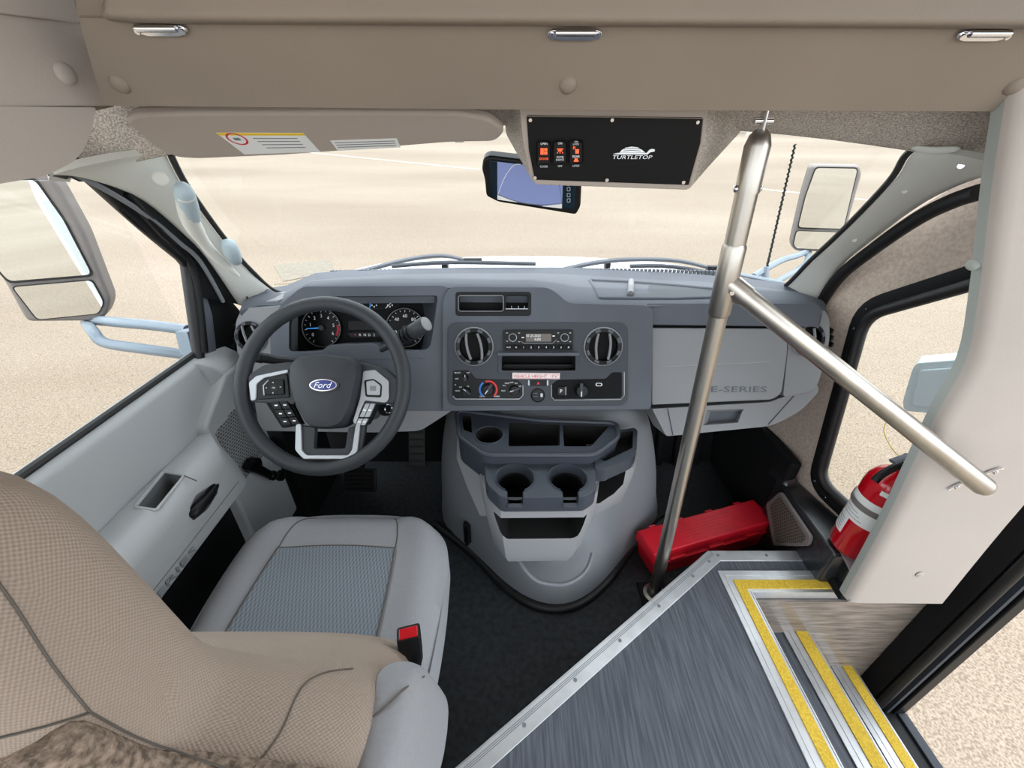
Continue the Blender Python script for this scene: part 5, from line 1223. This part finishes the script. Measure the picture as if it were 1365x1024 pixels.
# ================================================================ MODESTY PANEL
mp_ = root('modesty_panel', 'tall padded beige vinyl panel between the cab and the entry door', 'panel', (0.95, 0.62, 0.22))
left = [(1131, 804, .60), (1188, 704, .604), (1256, 567, .61), (1300, 488, .615), (1319, 400, .62), (1331, 310, .628), (1342, 230, .636), (1352, 170, .645), (1360, 120, .655), (1372, 20, .662), (1384, -110, .668)]
Lp = [PY(u, v, y) for u, v, y in left]
rt = []
for p, (u, v, y) in zip(Lp, left): rt.append(Vector((1.075, y, p.z)))
rt[0] = PY(1256, 805, .60)
TH = 0.036
def shift(p): return p + Vector((0.0, TH, 0.0))
# padded face: rounded front edge -> face -> right edge
rows = []
Ls = spline(Lp, 4); Rs = spline(rt, 4)
for a, b in zip(Ls, Rs):
    rows.append([a + Vector((0.0, 0.018, 0)), a + Vector((0.0015, 0.010, 0)), a + Vector((0.008, 0.003, 0)), a + Vector((0.022, 0, 0)), a.lerp(b, .4), a.lerp(b, .8), b])
face = sheet('padded_face', rows, 0.008, 'vinyl_light', mp_, smooth=50)
sheet('edge_face', [[a + Vector((0, .018, 0)), a + Vector((0, (TH + .018) / 2, 0)), a + Vector((0.001, TH, 0))] for a in Ls], .005, 'vinyl_edge', mp_, smooth=50)
slab('panel_core', [Ls[0] + Vector((.015, .015, .012))] + [a + Vector((.015, .015, 0)) for a in Ls[1:-1]] + [b + Vector((-.004, .015, 0)) for b in reversed(Rs[1:-1])] + [Rs[0] + Vector((-.004, .015, .012))], (0, TH - .018, 0), 'vinyl_light', mp_)
bottom = [PY(1131, 804, .60), PY(1256, 805, .60)]
slab('bottom_edge', [bottom[0] + Vector((.004, .003, .0)), bottom[1] + Vector((0, .003, 0)), bottom[1] + Vector((0, TH, 0)), bottom[0] + Vector((.004, TH, 0))], (0, 0, .006), 'vinyl_edge', mp_)
button('trim_button', PY(1297, 353, .652) , (-.9, -.4, 0), 0.009, 0.005, 'vinyl_edge', mp_)
button('trim_button', PY(1226, 766, .600), (0, -1, 0), 0.009, 0.004, 'vinyl_light', mp_)
# standoff where the handrail meets the panel
qf = PY(1297, 637, .606)
fl_ = slab('rail_flange', [qf + Vector((x, -.001, z)) for x, z in [(0.040 * math.cos(2 * math.pi * i / 24) * .9 + .013 * math.sin(2 * math.pi * i / 24), 0.016 * math.sin(2 * math.pi * i / 24) + .026 * math.cos(2 * math.pi * i / 24)) for i in range(24)]], (0, -0.005, 0), 'chrome', gr_, bevel=0.0015)
for s_ in (-1, 1): disc('flange_screw', qf + Vector((s_ * .027, -.006, s_ * .020)), (0, -1, 0), 0.0045, 0.003, 'chrome', fl_, 12)
tube('standoff', [qf + Vector((0, -.002, 0)), pole(tpar) + rd * (L - .05)], 0.010, 'steel', gr_, seg=12)

# ================================================================ ENTRY PLATFORM AND STEPS
ZP = 0.15
pf_ = root('entry_platform', 'raised wood-look vinyl platform with aluminium edging behind the cab', 'platform', (0.3, 0.3, 0.0))
E0 = PZ(945, 735, ZP); E1 = PZ(1092, 736, ZP); E2 = PZ(610, 1024, ZP)
dirn = (E2 - E0).normalized(); E3 = E0 + dirn * 1.6
C0 = PZ(954, 758, ZP); C1 = PZ(1103, 759, ZP)
N0 = PZ(1000, 790, ZP); XN = N0.x; YN = PZ(1050, 790, ZP).y      # nosing corner: x of the first riser, y of the well's front wall
slab('deck', [E0, (0.93, E0.y, ZP), (0.93, YN, ZP), (XN, YN, ZP), (XN, -0.8, ZP), (E3.x, E3.y, ZP)], (0, 0, -ZP), 'wood_floor', pf_)
def flat_strip(name, a, b, w, side, h, m, parent, z=ZP, **k):
    a = Vector(a); b = Vector(b); t = (b - a).normalized(); s = Vector((-t.y, t.x, 0)) * side * w
    return slab(name, [a, b, b + s, a + s], (0, 0, h), m, parent, **k)
# angled edging and its screws
ed = flat_strip('edge_trim', E3, E0, 0.040, -1, 0.004, 'alu', pf_, bevel=0.0015)
slab('trim_lip', [E3, E0, E0 + Vector((0, 0, -.02)), E3 + Vector((0, 0, -.02))], dirn.cross(Vector((0, 0, 1))).normalized() * .003, 'alu', ed)
tt = -dirn; ss = Vector((tt.y, -tt.x, 0))
for r_ in (.012, .026): 
    for i in range(3): obox('trim_groove', (E0 + E2) / 2 + ss * (r_ + .0035 * (i - 1)) + Vector((0, 0, .0042)), (E0 - E2) * .5, ss * .0006, (0, 0, .0004), 'print_grey', ed) if r_ == .012 else None
for u, v in ((694, 959), (761, 899), (820, 847), (871, 801), (915, 761), (945, 736)):
    p = PZ(u, v, ZP + .004); d = (p - E0).dot(dirn); p = E0 + dirn * max(d, .035) + ss * .022 + Vector((0, 0, .004))
    disc('trim_screw', p, (0, 0, 1), 0.0045, 0.0015, 'print_grey', ed, 10)
et = flat_strip('edge_trim', E0 + Vector((.004, 0, -.0006)), (0.93, E0.y, ZP - .0006), 0.035, -1, 0.004, 'alu', pf_, bevel=0.0015)
for u in (955, 1019): disc('trim_screw', (PZ(u, 738, ZP).x, E0.y - .017, ZP + .004), (0, 0, 1), 0.0045, 0.0015, 'print_grey', et, 10)

es = root('entry_steps', 'three-tread entry stairwell with yellow grip strips and silver nosings', 'steps', (0.95, 0.3, -0.4))
def nosing(x_out, y_front, z, wy, wa, parent, y_back=-0.8):
    """silver nosing and yellow strip along a fore-aft step edge; x_out = outer edge"""
    nz = box('nosing', (x_out - wy - wa, y_back, z), (x_out, y_front, z + 0.005), 'alu', parent, bevel=0.0015)
    box('nosing_ridge', (x_out - wy - wa * .55, y_back, z + .005), (x_out - wy - wa * .40, y_front, z + .0062), 'alu', nz)
    box('grip_strip', (x_out - wy, y_back, z + .005), (x_out - .006, y_front, z + .008), 'yellow', nz)
    box('nosing_lip', (x_out - .003, y_back, z - .025), (x_out + .002, y_front, z + .006), 'alu', nz, bevel=0.001)
    return nz
wid = XN - C0.x; wyl = wid * 0.52
# top edge: L-shaped, mitred at the corner
def L_strip(name, d0, d1, h0, h1, m, par, **k):
    """d measured back from the outer edge"""
    return slab(name, [(XN - d1, -0.8, ZP + h0), (XN - d0, -0.8, ZP + h0), (XN - d0, YN + d0, ZP + h0), (0.93, YN + d0, ZP + h0), (0.93, YN + d1, ZP + h0), (XN - d1, YN + d1, ZP + h0)], (0, 0, h1 - h0), m, par, **k)
top_n = L_strip('nosing', 0, wid, 0.0, 0.005, 'alu', es, bevel=0.0015)
L_strip('nosing_ridge', wyl + (wid - wyl) * .45, wyl + (wid - wyl) * .6, .005, .0062, 'alu', top_n)
L_strip('grip_strip', .008, wyl, .005, .008, 'yellow', top_n)
slab('nosing_lip', [(XN, -0.8, ZP + .006), (XN, YN, ZP + .006), (0.93, YN, ZP + .006), (0.93, YN - .003, ZP + .006), (XN + .003, YN - .003, ZP + .006), (XN + .003, -0.8, ZP + .006)], (0, 0, -.03), 'alu', top_n)
X2 = PY(1074, 838, YN).x; Z2 = PY(1074, 838, YN).z
X3 = PY(1133, 884, YN).x; Z3 = PY(1133, 884, YN).z
box('riser', (XN - .02, -0.8, Z2 - .02), (XN, YN, ZP - .002), 'wood_riser', es)
box('tread', (XN - .02, -0.8, Z2 - .04), (X2, YN, Z2), 'wood_floor', es)
nosing(X2, YN - .002, Z2, .040, .035, es)
box('riser', (X2 - .02, -0.8, Z3 - .02), (X2, YN, Z2 - .026), 'wood_riser', es)
box('tread', (X2 - .02, -0.8, Z3 - .04), (X3, YN, Z3), 'wood_floor', es)
nosing(X3, YN - .002, Z3, .036, .035, es)
box('riser', (X3 - .02, -0.8, Z3 - .25), (X3, YN, Z3 - .026), 'wood_riser', es)
box('front_wall', (XN, YN - .012, Z3 - .25), (1.17, YN - .004, ZP - .026), 'wood_riser', es)
box('wall_filler', (0.93, YN - .012, ZP - .026), (1.17, YN - .004, 0.30), 'wood_riser', es)

# black end cap lying over the platform edge
cp_ = root('platform_end_cap', 'black plastic end cap beside the yellow step edge', 'end cap', PZ(1105, 760, ZP))
a, b = PZ(1084, 724, ZP + .02), PZ(1126, 792, ZP + .012)
tube('cap_bar', spline([a, a.lerp(b, .3) + Vector((-.004, 0, .004)), a.lerp(b, .8), b], 4), [.010, .012, .013, .013, .013, .013, .013, .014, .015, .015, .016, .016, .010], 'black_plastic', cp_, seg=10, flat=.8)
disc('cap_screw', a.lerp(b, .35) + Vector((0, -.006, .013)), (0, -.3, 1), .004, .003, 'chrome', cp_, 10)
box('cap_block', (b.x - .02, b.y - .012, ZP), (b.x + .06, b.y + .05, ZP + .03), 'black_soft', cp_, bevel=0.006)
# ledge cover between platform and window ledge
o = slab('corner_cover', [(0.905, 0.685, ZP), (0.905, 0.685, .272), (1.06, 0.685, .272), (1.06, 0.685, ZP)], (0, .18, 0), 'black_paint', lg)

# ================================================================ ENTRY DOORWAY
d2 = root('door_2', 'black framed open entry doorway beside the steps', 'doorway', (1.2, 0.4, -0.4), kind='structure')
def jx(u, v, x): return PX(u, v, x)
JB = PX(1175, 935, 1.20)
slab('door_jamb', [(1.155, .60, JB.z - .05), (1.215, .60, JB.z - .05), (1.215, .66, JB.z - .05), (1.155, .66, JB.z - .05)], (0, 0, 2.19), 'black_soft', d2, bevel=0.004)
tube('door_seal', [(1.165, .585, JB.z + .01), (1.165, .588, 1.84)], 0.012, 'rubber', d2, seg=10)
box('jamb_strip', (1.195, .575, JB.z - .02), (1.205, .602, 1.84), 'dash_dark', d2)
box('outer_post', (1.215, .57, JB.z - .05), (1.25, .64, 1.86), 'black_plastic', d2, bevel=0.004)
box('door_sill', (1.16, -0.8, JB.z - .06), (1.255, .60, JB.z - .005), 'black_plastic', d2, bevel=0.006)
box('sill_strip', (1.225, -0.8, JB.z - .005), (1.252, .57, JB.z + .004), 'dash_dark', d2, bevel=0.001)

# ================================================================ FIRE EXTINGUISHER
fx0 = Vector((0.918, 0.722, 0.280))
fe = root('fire_extinguisher', 'red fire extinguisher with white label strapped beside the panel', 'fire extinguisher', fx0)
fr_ = 0.054
lathe('cylinder', [(0, 0), (.042, 0), (.050, .006), (fr_, .018), (fr_, .222), (.051, .242), (.042, .260), (.028, .272), (.018, .277), (.018, .290), (0, .290)], fx0, (0, 0, 1), 'red_gloss', fe, 40)
cam_a = math.degrees(math.atan2(-fx0.y, -fx0.x))
def patch(name, r_, z0, z1, a0, a1, m, par): return lathe(name, [(r_, z0), (r_ + .0004, (z0 + z1) / 2), (r_, z1)], fx0, (0, 0, 1), m, par, 24, a0=a0, a1=a1, e1=(1, 0, 0))
lb1 = patch('label', fr_ + .0006, .115, .195, cam_a - 80, cam_a + 45, 'label_white', fe)
lb2 = patch('label', fr_ + .0006, .060, .115, cam_a - 85, cam_a - 38, 'label_white', fe)
for i in range(5): patch('print_line', fr_ + .0014, .068 + .009 * i, .070 + .009 * i, cam_a - 80, cam_a - 46, 'print_grey', lb2)
for i in range(3): patch('print_line', fr_ + .0014, .125 + .010 * i, .1265 + .010 * i, cam_a - 70, cam_a - 10 - 8 * i, 'print_grey', lb1)
lathe('strap', [(fr_ + .002, .158), (fr_ + .0035, .159), (fr_ + .0035, .174), (fr_ + .002, .175)], fx0, (0, 0, 1), 'mirror_shell', fe, 40)
patch('warning_mark', .0535, .224, .238, cam_a - 10, cam_a + 10, 'label_white', fe)
vz_ = fx0 + Vector((0, 0, .290))
lathe('valve', [(0, 0), (.016, 0), (.018, .01), (.014, .03), (0, .032)], vz_, (0, 0, 1), 'black_plastic', fe, 20)
tube('carry_handle', spline([vz_ + Vector((.01, 0, .012)), vz_ + Vector((-.03, -.01, .012)), vz_ + Vector((-.065, -.02, -.004)), vz_ + Vector((-.078, -.024, -.022))], 4), .0085, 'black_plastic', fe, seg=10)
tube('squeeze_lever', spline([vz_ + Vector((.02, 0, .03)), vz_ + Vector((-.02, -.008, .038)), vz_ + Vector((-.06, -.02, .034))], 4), .008, 'dash', fe, seg=8, flat=.5)
lathe('pressure_gauge', [(0, .012), (.014, .012), (.015, 0), (0, 0)], vz_ + Vector((-.012, -.016, .016)), (-.5, -.8, .1), 'chrome', fe, 20)
tube('pull_pin_tie', spline([vz_ + Vector((-.02, -.01, .03)), vz_ + Vector((-.05, 0, .05)), vz_ + Vector((-.075, .02, .09)), vz_ + Vector((-.07, .03, .12))], 5), .0010, 'yellow_tag', fe, seg=5)
brk = slab('mount_bracket', [fx0 + Vector((-.055, -.085, -.004)), fx0 + Vector((.05, -.085, -.004)), fx0 + Vector((.05, .02, -.004)), fx0 + Vector((-.03, .02, -.004))], (0, 0, .004), 'silver', fe, bevel=0.001)

# ================================================================ RED BOX
TB = .125
q = [PZ(u, v, TB) for u, v in ((849, 706), (1004, 664), (1037, 695), (871, 740))]
rb = root('emergency_kit_box', 'long red plastic emergency kit box lying on the footwell floor', 'box', (sum(p.x for p in q) / 4, sum(p.y for p in q) / 4, 0))
xa = (q[1] - q[0]).normalized(); L_ = ((q[1] - q[0]).length + (q[2] - q[3]).length) / 2; ya = Vector((xa.y, -xa.x, 0)); wd = ((q[3] - q[0]).length + (q[2] - q[1]).length) / 2 * .97
cB = sum(q, Vector()) / 4; cB.z = 0
def rbx(a, b, z): return cB + xa * a * L_ / 2 + ya * b * wd / 2 + Vector((0, 0, z))
loft('box_body', [[rbx(a * k, b * k, z) for a, b in ((-1, -1), (1, -1), (1, 1), (-1, 1))] for z, k in ((.002, .90), (.085, .97))], 'red', rb, bevel=0.004)
lid = loft('lid', [[rbx(a * k, b * k2, z) for a, b in ((-1, -1), (1, -1), (1, 1), (-1, 1))] for z, k, k2 in ((.083, 1.0, 1.0), (.090, 1.01, 1.03), (.118, 1.0, 1.0), (TB, .985, .95))], 'red', rb, bevel=0.004)
obox('body_flange', rbx(0, 1.05, .080), xa * L_ * .46, ya * .006, (0, 0, .003), 'red', rb, bevel=0.001)
for t in (-.62, .0, .62): obox('latch', rbx(t, 1.07, .083), xa * .028, ya * .006, (0, 0, .009), 'red', lid, bevel=0.002)
for t in (-.75, -.3, .2, .7): tube('hinge_knuckle', [rbx(t - .05, -1.04, .118), rbx(t + .05, -1.04, .118)], .005, 'red', lid, seg=8)
bars('embossed_lines', [[rbx(-.45 + .04 * (i % 2), -.5 + .22 * i, TB + .0002), rbx(.5 - .1 * (i % 3), -.5 + .22 * i, TB + .0002), rbx(.5 - .1 * (i % 3), -.47 + .22 * i, TB + .0002), rbx(-.45 + .04 * (i % 2), -.47 + .22 * i, TB + .0002)] for i in range(5)], (0, 0, .0006), 'red', lid)
